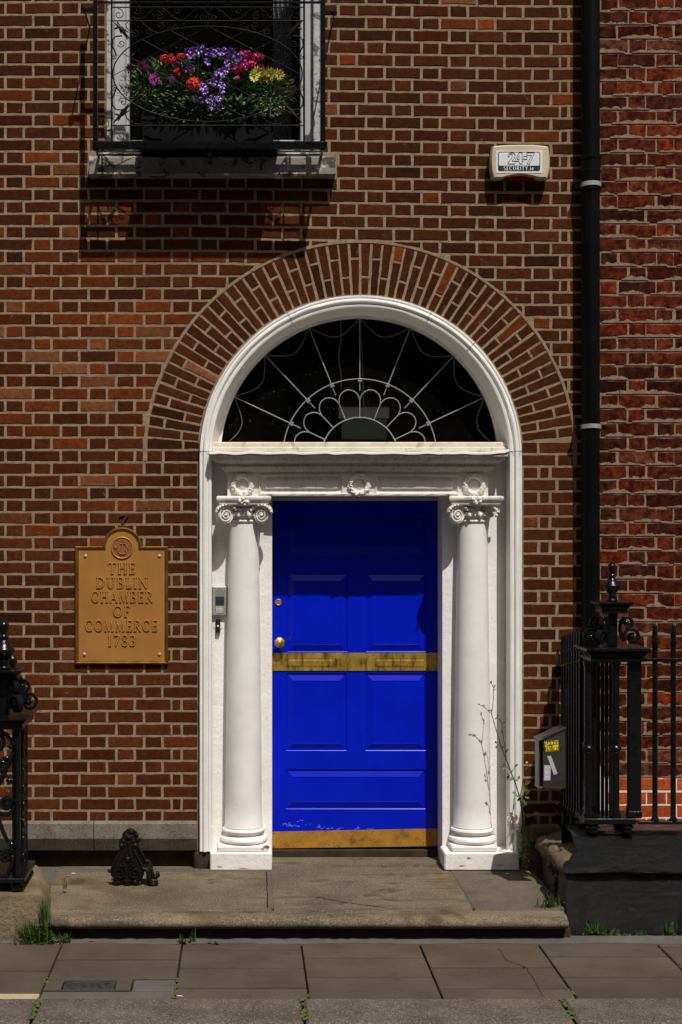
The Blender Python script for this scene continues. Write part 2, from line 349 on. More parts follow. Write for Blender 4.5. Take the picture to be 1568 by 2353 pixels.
# ------------------------------------------------------------------ ground: pavement, kerb, road, doorstep
KERB0, KERB1 = -2.063, -2.40
road = MB(); road.box(-60, 60, -90, KERB1, -.30, -.125); obj('road', road, asphalt, kind='structure')
ground = MB(); ground.box(-60, 60, KERB1 + .004, -1.085, -.35, -.022); ground.box(-60, -1.72, -1.08, -.0, -.35, .02)
pav = obj('pavement', ground, joint_m, kind='structure')
def py(y): return 7526 / (y - 1210) - 9             # photograph row -> depth on the pavement
xj = [-3.6, -2.95, -2.32, -1.687, -1.046, -.4095, .223, .857, 1.49, 2.13, 2.77]
rows = {2: (2230, 2281), 3: (2205, 2250, 2277), 4: (2181.9, 2223.8, 2270), 5: (2200, 2244), 6: (2179, 2223, 2271), 7: (2197.6, 2244), 8: (2176, 2215)}
def slab(x0, x1, y0, y1, m, name='paving_slab', zt=0.0, parent=pav, g=.0045, b=.004):
    b_ = MB(); t = rnd.uniform(-.0015, .0015)
    b_.box(x0 + g, x1 - g, y0 + g * 2.3, y1 - g * 2.3, zt - .05, zt + t, b)
    return obj(name, b_, m, parent)
for i in range(len(xj) - 1):
    ys = [KERB0] + sorted(py(y) for y in rows.get(i, (2215, 2262))) + [-1.125]
    for j in range(len(ys) - 1):
        a, b = ys[j], ys[j + 1]; x0, x1 = xj[i], xj[i + 1]
        if i == 2 and j == 0: slab(x0, x1, a, b, flag_tan)
        elif i == 3 and j == 0: slab(x0, x1, a, b, cement)
        elif i == 3 and j == 1:
            xa, xb, xc = X(300, -1.83) - .12 + .0, X(305, -1.83), x1
            slab(xb, xc, a, b, cement)
            hx0, hx1, hy0, hy1 = X(149, -1.82), X(266, -1.82), a + .028, b - .028
            m_ = MB(); m_.holed(x0 + .0045, xb - .0045, a + .0045, b - .0045, 0, [(hx0 - .006, hx1 + .006, hy0 - .006, hy1 + .006)])
            m_.v = [(v[0], v[2], 0.0) for v in m_.v]
            obj('paving_slab', m_, flag, pav)
            COVER = (hx0, hx1, hy0, hy1)
        else: slab(x0, x1, a, b, rnd.choice((flag, flag2, flag3)))
fl = MB()                                            # rough cement fillet along the foot of the step
fr_ = []
for i in range(181):
    x0 = -3.0 + i * .0334; e = -1.150 + .010 * math.sin(i * .31) + rnd.uniform(-.006, .006)
    fr_.append([(x0, e, .0025), (x0, -1.095, .013 + rnd.uniform(-.003, .004)), (x0, -1.06, .018), (x0, -1.06, -.01), (x0, e, -.01)])
fl.loft(fr_)
obj('cement_fillet', fl, cement, pav)
ms = MB()
for (xj_, y0, y1, n) in ((-1.046, -2.05, -1.75, 26), (-1.687, -1.85, -1.70, 12), (-.4095, -2.06, -1.98, 8), (.857, -2.0, -1.9, 5)):
    for i in range(n): ms.ball((xj_ + rnd.gauss(0, .006), rnd.uniform(y0, y1), .0), rnd.uniform(.004, .010), 6, 4, (1, 1, .6))
for xk in (-1.68, -.443, .778):
    for i in range(34 if xk < 0 else 16): ms.ball((xk + rnd.gauss(0, .008), rnd.uniform(-2.36, -2.07), .002), rnd.uniform(.005, .013), 6, 4, (1, 1, .6))
obj('moss', ms, moss_m, pav, smooth=60, kind='stuff')

kb = MB(); kb.box(-60, 60, KERB1 + .02, KERB0 - .004, -.3, -.03)
kerb = obj('kerb', kb, joint_m, kind='structure')
kx = [-4.2, -2.9, -1.68, -.443, .778, 2.0, 3.2]
for a, b in zip(kx, kx[1:]):
    k_ = MB(); k_.box(a + .006, b - .006, KERB1, KERB0 - .003, -.2, .006 + rnd.uniform(-.002, .003), .014); obj('kerb_stone', k_, kerb_m, kerb)

cv = thing('utility_cover', 'small rectangular black iron utility cover with crossed ribs set in the pavement', 'utility cover', (sum(COVER[:2]) / 2, sum(COVER[2:]) / 2, 0))
m_ = MB(); m_.box(COVER[0], COVER[1], COVER[2], COVER[3], -.02, -.004); obj('cover_plate', m_, cover_m, cv)
m_ = MB(); cx_, cy_ = sum(COVER[:2]) / 2, sum(COVER[2:]) / 2; hw_, hd_ = (COVER[1]-COVER[0]) * .41, (COVER[3]-COVER[2]) * .40
m_.tube([(cx_ + hw_*math.copysign(abs(math.cos(a))**.5, math.cos(a)), cy_ + hd_*math.copysign(abs(math.sin(a))**.7, math.sin(a)), -.003) for a in [2*math.pi*i/32 for i in range(33)]], .0035, 5)
for i in range(5):
    x_ = cx_ - hw_ * .75 + i * hw_ * .36; m_.tube([(x_, cy_ + hd_ * .85, -.003), (x_ + hw_ * .18, cy_ - hd_ * .1, -.003)], .0025, 4)
    m_.tube([(x_ + .05, cy_ - hd_ * .1, -.003), (x_ + .05 + hw_ * .18, cy_ - hd_ * .85, -.003)], .0025, 4)
obj('rib', m_, cover_m, cv, kind='stuff')
m_ = MB(); m_.box(COVER[0]-.005, COVER[1]+.005, COVER[2]-.005, COVER[3]+.005, -.03, -.021); obj('cover_bed', m_, joint_m, cv)

LZ = .137
db = MB(); db.box(-1.98, 1.045, -.93, .62, -.3, LZ - .0035); db.box(-1.98, 1.02, -1.06, -.93, -.3, .055)
step = obj('doorstep', db, cement, kind='structure')
st = [(-1.84, -.566, -.54, .10, 'a'), (-1.83, -.566, -.990, -.548, 'a'), (-.552, X(1072, -.75), -.990, .29, 'c'), (X(1072, -.75) + .012, 1.03, -.489, .125, 'b'), (X(1072, -.75) + .012, 1.015, -.990, -.497, 'b')]
for x0, x1, y0, y1, k in st:
    m_ = MB(); m_.box(x0, x1, y0, y1, .0, LZ + rnd.uniform(-.001, .001), .003); obj('granite_slab', m_, step_grey if k == 'b' else step_granite, step)
m_ = MB(); prof = [(-.998, LZ), (-1.09, LZ - .002), (-1.125, LZ - .010), (-1.142, LZ - .026), (-1.145, LZ - .043), (-1.132, LZ - .06), (-1.105, LZ - .068), (-1.06, LZ - .070), (-.998, .03)]
nx = 44; rings = []
for i in range(nx + 1):
    x = -1.80 + (1.022 + 1.80) * i / nx; d = rnd.uniform(-.003, .003)
    rings.append([(x, y + (d if j in (2, 3, 4, 5) else 0), z + rnd.uniform(-.0015, .0015)) for j, (y, z) in enumerate(prof)])
m_.loft(rings); obj('nosing', m_, step_granite, step, smooth=50)
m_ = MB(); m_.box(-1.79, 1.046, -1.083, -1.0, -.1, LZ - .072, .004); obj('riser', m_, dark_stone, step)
m_ = MB(); m_.box(-1.86, -.985, -.09, -.035, .09, LZ + .008, .006); m_.box(-.985, -.5, -.085, -.05, .09, LZ + .007, .006); obj('cement_fillet', m_, cement, step)

# ------------------------------------------------------------------ the brick house
house = thing('brick_house', 'brown brick town house front with the blue door and white arched doorcase', 'house', (0, 0, LZ))
ZS = Z(1050)                                   # springing of the arch
RO, RI, RX = 371 / 375, .91, 497 / 375         # brick opening, inner edge of the white frame, outer edge of the brick arch
WX0, WX1, WZ0 = X(243), X(737), Z(352)         # window opening
XR = X(1352); XL = -3.3; ZTOP, ZBOT = 6.1, .245
m_ = MB(); mw = .0016
def spans(x):
    out = [(ZBOT if x < RO else -1.6, ZTOP)]
    if abs(x) < RO: out = [(ZS + math.sqrt(max(0, RO*RO - x*x)), ZTOP)]
    if WX0 < x < WX1: out = [(a, WZ0 - .13) if b == ZTOP else (a, b) for a, b in out]
    return out
xs = sorted({XL, XR, WX0, WX1, -RO, RO, *[RO * math.cos(math.pi * i / 48) for i in range(1, 48)]})
for a, b in zip(xs, xs[1:]):
    ma, mb_ = a + 1e-5, b - 1e-5
    for (l0, h0), (l1, h1) in zip(spans(ma), spans(mb_)):
        m_.loft([[(a, mw, l0), (b, mw, l1), (b, mw, h1), (a, mw, h0)], [(a, .38, l0), (b, .38, l1), (b, .38, h1), (a, .38, h0)]])
# rough mortar face: break the flat sheet into small uneven facets
wall = obj('wall', m_, mortar, house)
def drop(x): return -9.5 / 375 * min(1, max(0, (x + 1) / 2.0))       # courses sink slightly towards the right
def tint(x, z):
    zone = math.exp(-((x + 1.75) / .75) ** 2 - ((z - 3.35) / .9) ** 2)
    red = rnd.random() < .07 + .50 * zone
    pale = rnd.random() < .02 + .10 * zone
    low = max(0, min(1, (2.6 - z) / 1.6))
    return (rnd.uniform(.45, 1) if red else rnd.uniform(0, .22) + .12 * low + .22 * zone * rnd.random(), min(1, max(0, rnd.gauss(.5, .16))), rnd.uniform(.4, .9) if pale else rnd.uniform(0, .12) * low)
def brick_add(mb, poly, tn=None, seg=.045, j=.0019, y0=-.0012, back=.02):
    ring = []
    for (x0, z0), (x1, z1) in zip(poly, poly[1:] + poly[:1]):
        n = max(1, round(math.hypot(x1 - x0, z1 - z0) / seg))
        for i in range(n): ring.append((x0 + (x1-x0)*i/n + rnd.uniform(-j, j), z0 + (z1-z0)*i/n + rnd.uniform(-j, j)))
    c = (sum(p[0] for p in ring) / len(ring), sum(p[1] for p in ring) / len(ring)); n = len(ring); vs = []
    tilt = (rnd.uniform(-.004, .004), rnd.uniform(-.006, .006))
    for ins, y in ((.0022, y0), (0, y0 + .0022), (-.0005, back)):
        for px, pz in ring:
            l = math.hypot(px - c[0], pz - c[1]); k = (l - ins) / l
            X_, Z_ = c[0] + (px - c[0]) * k, c[1] + (pz - c[1]) * k
            vs.append((X_, y + (tilt[0] * (px - c[0]) + tilt[1] * (pz - c[1]) if y < .01 else 0), Z_))
    fs = [tuple(range(n))]
    for r_ in (0, n): fs += [(r_ + i, r_ + (i+1) % n, r_ + n + (i+1) % n, r_ + n + i) for i in range(n)]
    mb.add(vs, fs, 0, tn)
def clip(poly, nx, nz, d):                                           # keep the side nx*x+nz*z >= d
    out = []
    for (a, b) in zip(poly, poly[1:] + poly[:1]):
        da, dd = a[0]*nx + a[1]*nz - d, b[0]*nx + b[1]*nz - d
        if da >= 0: out.append(a)
        if (da >= 0) != (dd >= 0):
            t = da / (da - dd); out.append((a[0] + (b[0]-a[0])*t, a[1] + (b[1]-a[1])*t))
    return out
def area(p): return abs(sum(a[0]*b[1] - b[0]*a[1] for a, b in zip(p, p[1:] + p[:1]))) / 2
PITCH = 28.58 / 375; BH = .0595; P_ = 127.5 / 375; SL, HL = .2105, .0965; JT = (P_ - SL - HL) / 2
xh = X(352.7)
full, rest = [], []
SILL = (X(205) - .004, X(772) + .004, Z(404), Z(356))
for k in range(-16, 66):
    zt = Z(7.5 + 28.58 * k); zb = zt - BH; iv = []
    below = k >= 37
    even = k % 2 == 0
    cS = xh if even else xh + P_ / 2
    n0 = int((XL - cS) / P_) - 1
    for n in range(n0, n0 + 20):
        iv += [(cS + n*P_ - SL/2, cS + n*P_ + SL/2), (cS + n*P_ + P_/2 - HL/2, cS + n*P_ + P_/2 + HL/2)]
    iv = [(max(a, XL), b) for a, b in iv if b > XL + .03]
    if below:
        lim = xh + (SL if even else HL) / 2 + .01
        L = [i for i in iv if i[1] < lim]
        L += [(X(397.3), X(415)), (X(420.7), X(454))] if even else [(X(376.6), X(454))]
        Rr = [(X(1203.5), X(1277)), (X(1284), X(1318)), (X(1325), XR)] if even else [(X(1203.5), X(1235)), (X(1242), X(1261)), (X(1268), XR)]
        iv = L + Rr
    else:
        if even: iv = [i for i in iv if i[1] < X(1288)] + [(X(1290), X(1304)), (X(1311), XR)]
        else: iv = [i for i in iv if i[1] < X(1268)] + [(X(1270), XR)]
    inner = []
    if k in (35, 36):
        inner = [(X(339.5), X(418)), (X(424), X(457.5)), (X(1200.5), X(1234)), (X(1240), X(1317))] if k == 35 else [(X(339.5), X(373)), (X(379), X(457.5)), (X(1200.5), X(1277)), (X(1283), X(1317))]
        for a, b in inner:
            d0, d1 = drop(a), drop(b); poly = [(a, zb + d0), (b, zb + d1), (b, zt + d1), (a, zt + d0)]; s_ = -1 if a < 0 else 1
            al_ = R(5.4); poly = clip(poly, s_ * math.sin(al_), -math.cos(al_), -math.cos(al_) * ZS + .006)
            if len(poly) > 2 and area(poly) > .0004: rest.append((poly, (a + b) / 2, zb + .03))
    for a, b in iv:
        d0, d1 = drop(a), drop(b)
        poly = [(a, zb + d0), (b, zb + d1), (b, zt + d1), (a, zt + d0)]
        cut = False
        cx, cz = (a + b) / 2, (zb + zt) / 2 + (d0 + d1) / 2
        if not below:
            r_ = math.hypot(cx, cz - ZS); far = max(math.hypot(p[0], p[1] - ZS) for p in poly); near = min(math.hypot(p[0], p[1] - ZS) for p in poly)
            if near < RX + .02 and cz > ZS - .1:
                nx_, nz_ = cx / r_, (cz - ZS) / r_
                poly = clip(poly, nx_, nz_, nz_ * ZS + RX + .006); cut = True
        for (bx0, bx1, bz0, bz1) in (SILL, (WX0 - .002, WX1 + .002, WZ0 - .05, 9.0)):
            if poly and a > bx0 and b < bx1 and bz0 < cz < bz1: poly = []
            elif poly and b > bx0 and a < bx1 and zt > bz0 and zb < bz1:
                if a < bx0 and zt - .02 > bz0 and zb + .02 < bz1: poly = clip(poly, -1, 0, -bx0 + .004)
                elif b > bx1 and zt - .02 > bz0 and zb + .02 < bz1: poly = clip(poly, 1, 0, bx1 + .004)
                elif cz > bz1: poly = clip(poly, 0, 1, bz1 + .004)
                else: poly = clip(poly, 0, -1, -bz0 + .004)
                cut = True
        if len(poly) < 3 or area(poly) < .0004: continue
        if not cut and abs((b - a) - SL) < .002 and X(-2) < a and -.1 < zb and zt < Z(0): full.append((cx, cz, a, b, d1 - d0))
        else: rest.append((poly, cx, cz))
full.sort(key=lambda t: (t[0] + .4) ** 2 + (t[1] - 2.6) ** 2 * .5)
kinds = []
for i in range(10):
    b_ = MB(); brick_add(b_, [(-SL/2, -BH/2), (SL/2, -BH/2), (SL/2, BH/2), (-SL/2, BH/2)]); kinds.append(mesh_of('brick', b_, brick_o))
for i, (cx, cz, a, b, dd) in enumerate(full[:296]):
    o = put('brick', kinds[i % 10], wall, (cx, rnd.uniform(-.0008, .0006), cz), (0, math.atan2(-dd, b - a) + rnd.gauss(0, .004), 0), color=(*tint(cx, cz), 1))
b_ = MB()
for poly, cx, cz in rest: brick_add(b_, poly, tint(cx, cz))
for cx, cz, a, b, dd in full[296:]: brick_add(b_, [(a, cz - BH/2 - dd/2), (b, cz - BH/2 + dd/2), (b, cz + BH/2 + dd/2), (a, cz + BH/2 - dd/2)], tint(cx, cz))
obj('brickwork', b_, brick_t, wall, kind='stuff')

# brick arch: two pieces to each radial row, long and short by turns
arch = obj('brick_arch', (lambda q: (q.loft([[(0 + RX * math.cos(t), -.0022, ZS + RX * math.sin(t)), ((RX - .013) * math.cos(t), -.0022, ZS + (RX - .013) * math.sin(t)), ((RX - .014) * math.cos(t), .012, ZS + (RX - .014) * math.sin(t)), ((RX + .001) * math.cos(t), .012, ZS + (RX + .001) * math.sin(t))] for t in [R(-1 + 182 * i / 90) for i in range(91)]], cap=True), q)[1])(MB()), mortar, house)
NV = 56; A0 = R(5.4); dth = (math.pi - 2 * A0) / NV; R0, R1 = RO + .010, RX - .016
sh = []
for (ra, rb) in ((R0, R0 + .21), (R0 + .226, R1), (R0, R0 + .096), (R0 + .112, R1)):
    grp = []
    for q in range(3):
        b_ = MB(); e0 = dth / 2 - .0080 / ra; e1 = dth / 2 - .0080 / rb
        brick_add(b_, [(ra * math.cos(math.pi/2 + e0), ra * math.sin(math.pi/2 + e0)), (ra * math.cos(math.pi/2 - e0), ra * math.sin(math.pi/2 - e0)), (rb * math.cos(math.pi/2 - e1), rb * math.sin(math.pi/2 - e1)), (rb * math.cos(math.pi/2 + e1), rb * math.sin(math.pi/2 + e1))])
        grp.append(mesh_of('voussoir', b_, brick_o))
    sh.append(grp)
for i in range(NV):
    th = -math.pi / 2 + A0 + dth * (i + .5)
    for s_ in ((0, 1) if i % 2 else (2, 3)):
        put('voussoir', sh[s_][rnd.randrange(3)], arch, (0, rnd.uniform(-.001, .0006), ZS), (0, th + rnd.gauss(0, .0012), 0), color=(*tint(1, 3.4), 1))

# granite plinth left of the door, and the dark recess below it
for x0, x1 in ((-2.75, -2.24), (-2.23, X(216.5)), (X(218.5), X(454))):
    m_ = MB(); zt, zm, zb = Z(1890, -.05), Z(1927, -.05), Z(1955, -.03)
    m_.loft([[(x0, .06, zt + .004), (x0, -.045, zt), (x0, -.052, zt - .008), (x0, -.052, zm), (x0, -.015, zb), (x0, .06, zb)], [(x1, .06, zt + .004), (x1, -.045, zt), (x1, -.052, zt - .008), (x1, -.052, zm), (x1, -.015, zb), (x1, .06, zb)]])
    obj('plinth_stone', m_, granite, house)
m_ = MB(); m_.box(XL, -.985, .05, .36, -.2, Z(1953)); m_.box(-1.02, -.915, -.02, .2, LZ - .02, Z(1956), .01); obj('plinth_recess', m_, dark_stone, house)

# ------------------------------------------------------------------ white arched frame
def sweep_frame(prof, z0, name, mat, jit=0.0):
    path = [(-RI, z0, -1, 0)] + [(-RI, z0 + (ZS - z0) * i / 14, -1, 0) for i in range(1, 14)] + [(RI * math.cos(t), ZS + RI * math.sin(t), math.cos(t), math.sin(t)) for t in [math.pi - math.pi * i / 56 for i in range(57)]] + [(RI, ZS - (ZS - z0) * i / 14, 1, 0) for i in range(1, 15)]
    m_ = MB(); m_.loft([[(px + nx*o + (rnd.uniform(-jit, jit) if y < 0 else 0), y + (rnd.uniform(-jit, jit) if y < 0 else 0), pz + nz*o) for o, y in prof] for px, pz, nx, nz in path], close=True)
    return obj(name, m_, mat, house, smooth=35)
fr = [(0, .10), (0, -.020), (.003, -.027), (.010, -.030), (.018, -.030), (.022, -.024), (.026, -.024), (.030, -.033), (.038, -.040), (.047, -.040), (.055, -.034), (.057, -.026), (.061, -.026), (.064, -.032), (.072, -.032), (.076, -.024), (.0775, .03), (.0775, .10)]
sweep_frame(fr, .245, 'architrave', white, .0008)
for q in ((.90, .982, -.022, .05, .2, .46), (-.985, -.905, -.024, .05, .26, .40)):
    m_ = MB(); m_.box(*q, .01); obj('architrave_foot', m_, white_old, house)
for a_ in (R(64), R(117), R(45), R(178), R(2)):                    # butt joints in the timber of the arch
    m_ = MB(); c_, s_ = math.cos(a_), math.sin(a_)
    m_.tube([((RI + .002) * c_, -.0285, ZS + (RI + .002) * s_), ((RI + .042) * c_, -.0405, ZS + (RI + .042) * s_), ((RI + .075) * c_, -.0325, ZS + (RI + .075) * s_)], .0016, 4); obj('frame_joint', m_, dark_stone, house)

OP0, OP1 = -.538, .520
NY = .125
m_ = MB()
for q0, q1 in ((-RI - .01, OP0), (OP1, RI + .01)):
    m_ = MB(); m_.box(q0, q1, NY, .36, LZ - .01, 2.674); obj('doorcase_panel', m_, white_old, house)
m_ = MB(); m_.box(OP0 - .001, OP1 + .001, .06, .36, 2.4165, 2.56); obj('lintel', m_, white_old, house)
m_ = MB(); m_.box(.5235, .545, .315, .36, LZ, 2.4165, .004); m_.box(-.545, -.5345, .332, .36, LZ, 2.4165, .002); m_.box(-.534, .523, .318, .36, 2.394, 2.4163, .003)
obj('door_frame', m_, M('grey_door_frame', (.34, .34, .35), (.42, .42, .43), 20, .5), house)

# entablature
ent = thing('entablature', None, None, (0, 0, 2.417)); ent.parent = house; ent.location = Vector((0, 0, 2.417)) - ORG[house.name]
F0, F1, FZ0, FZ1 = X(523), X(1122), 2.417, 2.566
P1 = (X(595), X(790), Z(1137), Z(1090)); P2 = (X(862), X(1055), Z(1137), Z(1090))
m_ = MB(); m_.holed(F0, F1, FZ0, FZ1, 0.0, [P1, P2]); m_.box(F0, F1, .03, NY + .01, FZ0, FZ1)
for a_ in (F0, F1): m_.add([(a_, 0, FZ0), (a_, .03, FZ0), (a_, .03, FZ1), (a_, 0, FZ1)], [(0, 1, 2, 3)])
m_.add([(F0, 0, FZ0), (F1, 0, FZ0), (F1, .03, FZ0), (F0, .03, FZ0)], [(0, 1, 2, 3)])
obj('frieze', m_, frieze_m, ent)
for r_ in (P1, P2):
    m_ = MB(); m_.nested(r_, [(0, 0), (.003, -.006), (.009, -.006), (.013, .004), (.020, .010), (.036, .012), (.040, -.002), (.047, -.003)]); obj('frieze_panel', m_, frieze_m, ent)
m_ = MB(); n = 34
m_.loft([[(X(625) + (X(1026) - X(625)) * i / n, -.012 + rnd.uniform(-.002, .002), FZ0 + .003), (X(625) + (X(1026) - X(625)) * i / n, -.014, FZ0 + .013 + rnd.uniform(-.001, .001)), (X(625) + (X(1026) - X(625)) * i / n, .01, FZ0 + .018), (X(625) + (X(1026) - X(625)) * i / n, .01, FZ0 + .001)] for i in range(n + 1)]); obj('lower_moulding', m_, stone_white, ent)
def wreath(xd):
    c = W(xd, 1114, -.012); m_ = MB(); m_.torus((c.x, -.004, c.z), .055, .0165, 36, 8)
    r_ = random.Random(int(xd))
    for i in range(34):
        a = R(150 + 240 * i / 33) if i < 26 else R(r_.uniform(20, 160)); q = r_.uniform(.85, 1.15)
        rr = .055 + r_.uniform(-.010, .010)
        m_.ball((c.x + rr * math.cos(a), -.016 + r_.uniform(-.004, .002), c.z + rr * math.sin(a)), .0080 * q, 7, 5, (1, .8, .8))
    for i in range(9):
        a = R(180 + 180 * (i + .5) / 9); m_.ball((c.x + .067 * math.cos(a), -.012, c.z + .067 * math.sin(a)), .008, 6, 4, (1, .6, 1))
    m_.ball((c.x, .004, c.z), .034, 12, 5, (1, .25, 1))
    obj('wreath', m_, stone_white, ent, smooth=60)
for xd in (557, 826, 1090): wreath(xd)
cp = [(.0, 2.561), (.006, 2.564), (.014, 2.566), (.026, 2.575), (.036, 2.588), (.040, 2.590), (.043, 2.592), (.043, 2.612), (.047, 2.614), (.056, 2.615), (.058, 2.619), (.072, 2.622), (.088, 2.634), (.098, 2.650), (.102, 2.654), (.104, 2.656), (.104, 2.668), (.10, 2.672)]
m_ = MB(); m_.loft([[(F0 - p, NY + .02, z), (F0 - p, -p, z), (F1 + p, -p, z), (F1 + p, NY + .02, z)] for p, z in cp]); obj('cornice', m_, cornice_shaded, ent)
m_ = MB(); n = 60; rr_ = []
for i in range(n + 1):
    x = F0 - .11 + (F1 - F0 + .22) * i / n; dz = .004 * math.sin(i * .9) * rnd.random() + (.018 * ((i - 57) / 3) ** 2 if i > 57 else 0) + rnd.uniform(-.0015, .0015)
    e = -.112 + rnd.uniform(-.002, .002)
    rr_.append([(x, NY + .01, 2.684), (x, e + .01, 2.683 + dz), (x, e, 2.679 + dz), (x, e - .001, 2.668 + dz), (x, e + .008, 2.667 + dz), (x, e + .012, 2.672), (x, NY + .01, 2.673)])
m_.loft(rr_); obj('lead_flashing', m_, white, ent, smooth=40)

# fanlight
GY = .15; s_g = S0 * D / (D + GY); fc = W(825.5, 1050, GY); RG = 318 / s_g; ZT0 = Z(1018.5, GY)
fan = thing('fanlight', None, None, (fc.x, GY, ZT0)); fan.parent = house; fan.location = Vector((fc.x, GY, ZT0)) - ORG[house.name]
t0 = math.asin((ZT0 - fc.z) / RG)
arcp = [(t0 + (math.pi - 2 * t0) * i / 60) for i in range(61)]
m_ = MB(); m_.loft([[(RI * 1.0 * math.cos(t), .0, ZS + RI * math.sin(t)), ((RI - .012) * math.cos(t) + fc.x * .3, .06, ZS + (RI - .012) * math.sin(t)), (fc.x + (RG + .02) * math.cos(t), GY - .03, fc.z + (RG + .02) * math.sin(t)), (fc.x + (RG + .018) * math.cos(t), GY - .012, fc.z + (RG + .018) * math.sin(t)), (fc.x + RG * math.cos(t), GY - .010, fc.z + RG * math.sin(t)), (fc.x + RG * math.cos(t), GY + .03, fc.z + RG * math.sin(t)), ((RI + .02) * math.cos(t), GY + .03, ZS + (RI + .02) * math.sin(t)), ((RI + .02) * math.cos(t), .0, ZS + (RI + .02) * math.sin(t))] for t in [R(3 + 174 * i / 64) for i in range(65)]])
obj('arch_reveal', m_, white_old, fan, smooth=35)
m_ = MB(); m_.box(-RI, RI, .02, GY + .04, 2.672, ZT0, .006); m_.box(-RI, RI, .012, .05, 2.688, ZT0 - .03, .006); obj('transom', m_, peel and M('flaking_cream_paint', (.50, .44, .35), (.62, .56, .47), 12, .65, bs=26, bd=.008, spots=[(16, .60, .05, (.30, .24, .16), .7)]), fan)
m_ = MB(); m_.add([(fc.x + RG * 1.01 * math.cos(t), GY + .012, fc.z + RG * 1.01 * math.sin(t)) for t in arcp], [tuple(range(61))]); obj('pane', m_, glass, fan)
bc = W(826.9, 1047.8, GY); k_ = 1 / s_g
def fb(name, pts, r): 
    m_ = MB(); m_.tube(pts, r, 6); return obj(name, m_, swag_m if name == 'glazing_swag' else leading, fan)
def pol(r, a): return Vector((bc.x + r * k_ * math.sin(R(a)), GY - .006, bc.z + r * k_ * math.cos(R(a))))
lim = 79.5
fb('glazing_ring', [pol(176.9, -lim + 2 * lim * i / 40) for i in range(41)], .0034)
fb('glazing_ring', [pol(88.4, -71 + 142 * i / 24) for i in range(25)], .0038)
AN = [-64.8, -43.2, -21.6, 0, 21.6, 43.2, 64.8]
ends = []
for a in AN:
    L = 176.9
    while L < 420 and (pol(L, a) - Vector((fc.x, GY - .006, fc.z))).length < RG: L += 1
    ends.append((a, L)); fb('glazing_bar', [pol(176.9, a), pol(L, a)], .0034)
    fb('glazing_bar', [pol(88.4, a), pol(132, a)], .0032); fb('glazing_bar', [pol(150, a), pol(177, a)], .0028)
    c = pol(174, a); m_ = MB()
    for q in range(4): m_.ball((c.x + .009 * math.cos(R(45 + 90*q - a)), c.y - .004, c.z + .009 * math.sin(R(45 + 90*q - a))), .0075, 7, 5)
    obj('rosette', m_, leading, fan, smooth=60)
for a in [-86.4] + AN:
    pts = []
    for i in range(15):
        t = i / 14; an = a + 21.6 * t; bulge = math.sin(math.pi * t) ** .55
        p_ = pol(128 + 26 * bulge, an)
        if p_.z > ZT0 - .003: pts.append(p_)
    if len(pts) > 3: fb('glazing_lobe', pts, .0032)
full_ends = [(-86.5, 317)] + ends + [(86.5, 317)]
for (a0, l0), (a1, l1) in zip(full_ends, full_ends[1:]):
    pts = []
    for i in range(15):
        t = i / 14; an = a0 + (a1 - a0) * t; l = l0 + (l1 - l0) * t
        pts.append(pol(l - 38 * math.sin(math.pi * t), an))
    fb('glazing_swag', [p for p in pts if p.z > ZT0 - .002], .0030)
m_ = MB(); m_.tube([W(782 + 3 * math.sin(i * .8), 737 + i * 14, .24) for i in range(12)], .004, 5); obj('hanging_cable', m_, sign_w, fan)
m_ = MB()                                                             # unlit hall behind door and fanlight
m_.box(-1.2, 1.2, 1.9, 1.95, -.3, 4.2); m_.box(-1.25, -1.2, .4, 1.9, -.3, 4.2); m_.box(1.2, 1.25, .4, 1.9, -.3, 4.2); m_.box(-1.2, 1.2, .4, 1.9, 4.2, 4.25); m_.box(-1.2, 1.2, .4, 1.9, -.3, LZ)
m_.box(-1.6, -.2, 1.6, 1.65, 4.3, 6.2); m_.box(-1.65, -1.6, .4, 1.6, 4.3, 6.2); m_.box(-.25, -.2, .4, 1.6, 4.3, 6.2); m_.box(-1.6, -.2, .4, 1.6, 6.15, 6.2); m_.box(-1.6, -.25, .4, 1.6, 4.3, 4.35)
obj('interior', m_, black, house)
ex = thing('exit_sign', 'grey and green box sign hanging dim behind the fanlight glass', 'sign', (W(836, 985, .3)))
m_ = MB(); a_, b_ = W(778, 935, .3), W(895, 961, .3); m_.box(a_.x, b_.x, .29, .34, b_.z, a_.z, .006); obj('casing', m_, sign_w, ex)
m_ = MB(); a_, b_ = W(785, 961, .3), W(889, 1010, .3); m_.box(a_.x, b_.x, .305, .312, b_.z, a_.z - .002, .003); obj('panel', m_, sign_g, ex)
m_ = MB(); a_ = W(836, 935, .32); m_.tube([(a_.x, .32, a_.z), (a_.x, .75, 4.2)], .004, 6); obj('rod', m_, sign_w, ex)

# ------------------------------------------------------------------ columns
def volute(m_, c, r, ang, seed):
    r_ = random.Random(seed); n = Vector((math.sin(ang), -math.cos(ang), 0)); u = Vector((math.cos(ang), math.sin(ang), 0)); z = Vector((0, 0, 1)); c = Vector(c)
    sg = 1 if ang > 0 else -1
    ring = lambda rr, d: [c + u * rr * math.cos(2*math.pi*k/22) + z * rr * math.sin(2*math.pi*k/22) + n * d for k in range(22)]
    m_.loft([ring(r * .96, -.035), ring(r, -.02), ring(r, .004), ring(r * .93, .010), ring(r * .86, .003)])
    pts = []; 
    for i in range(46):
        t = i / 45; rr = r * (.95 - .80 * t ** .8); a = R(80) + sg * 2 * math.pi * 2.3 * t
        pts.append(c + u * rr * math.cos(a) + z * rr * math.sin(a) + n * (.006 + .008 * t))
    m_.tube(pts, [r * (.13 - .05 * i / 45) for i in range(46)], 6)
    m_.ball(c + n * .014, r * .17, 8, 5)
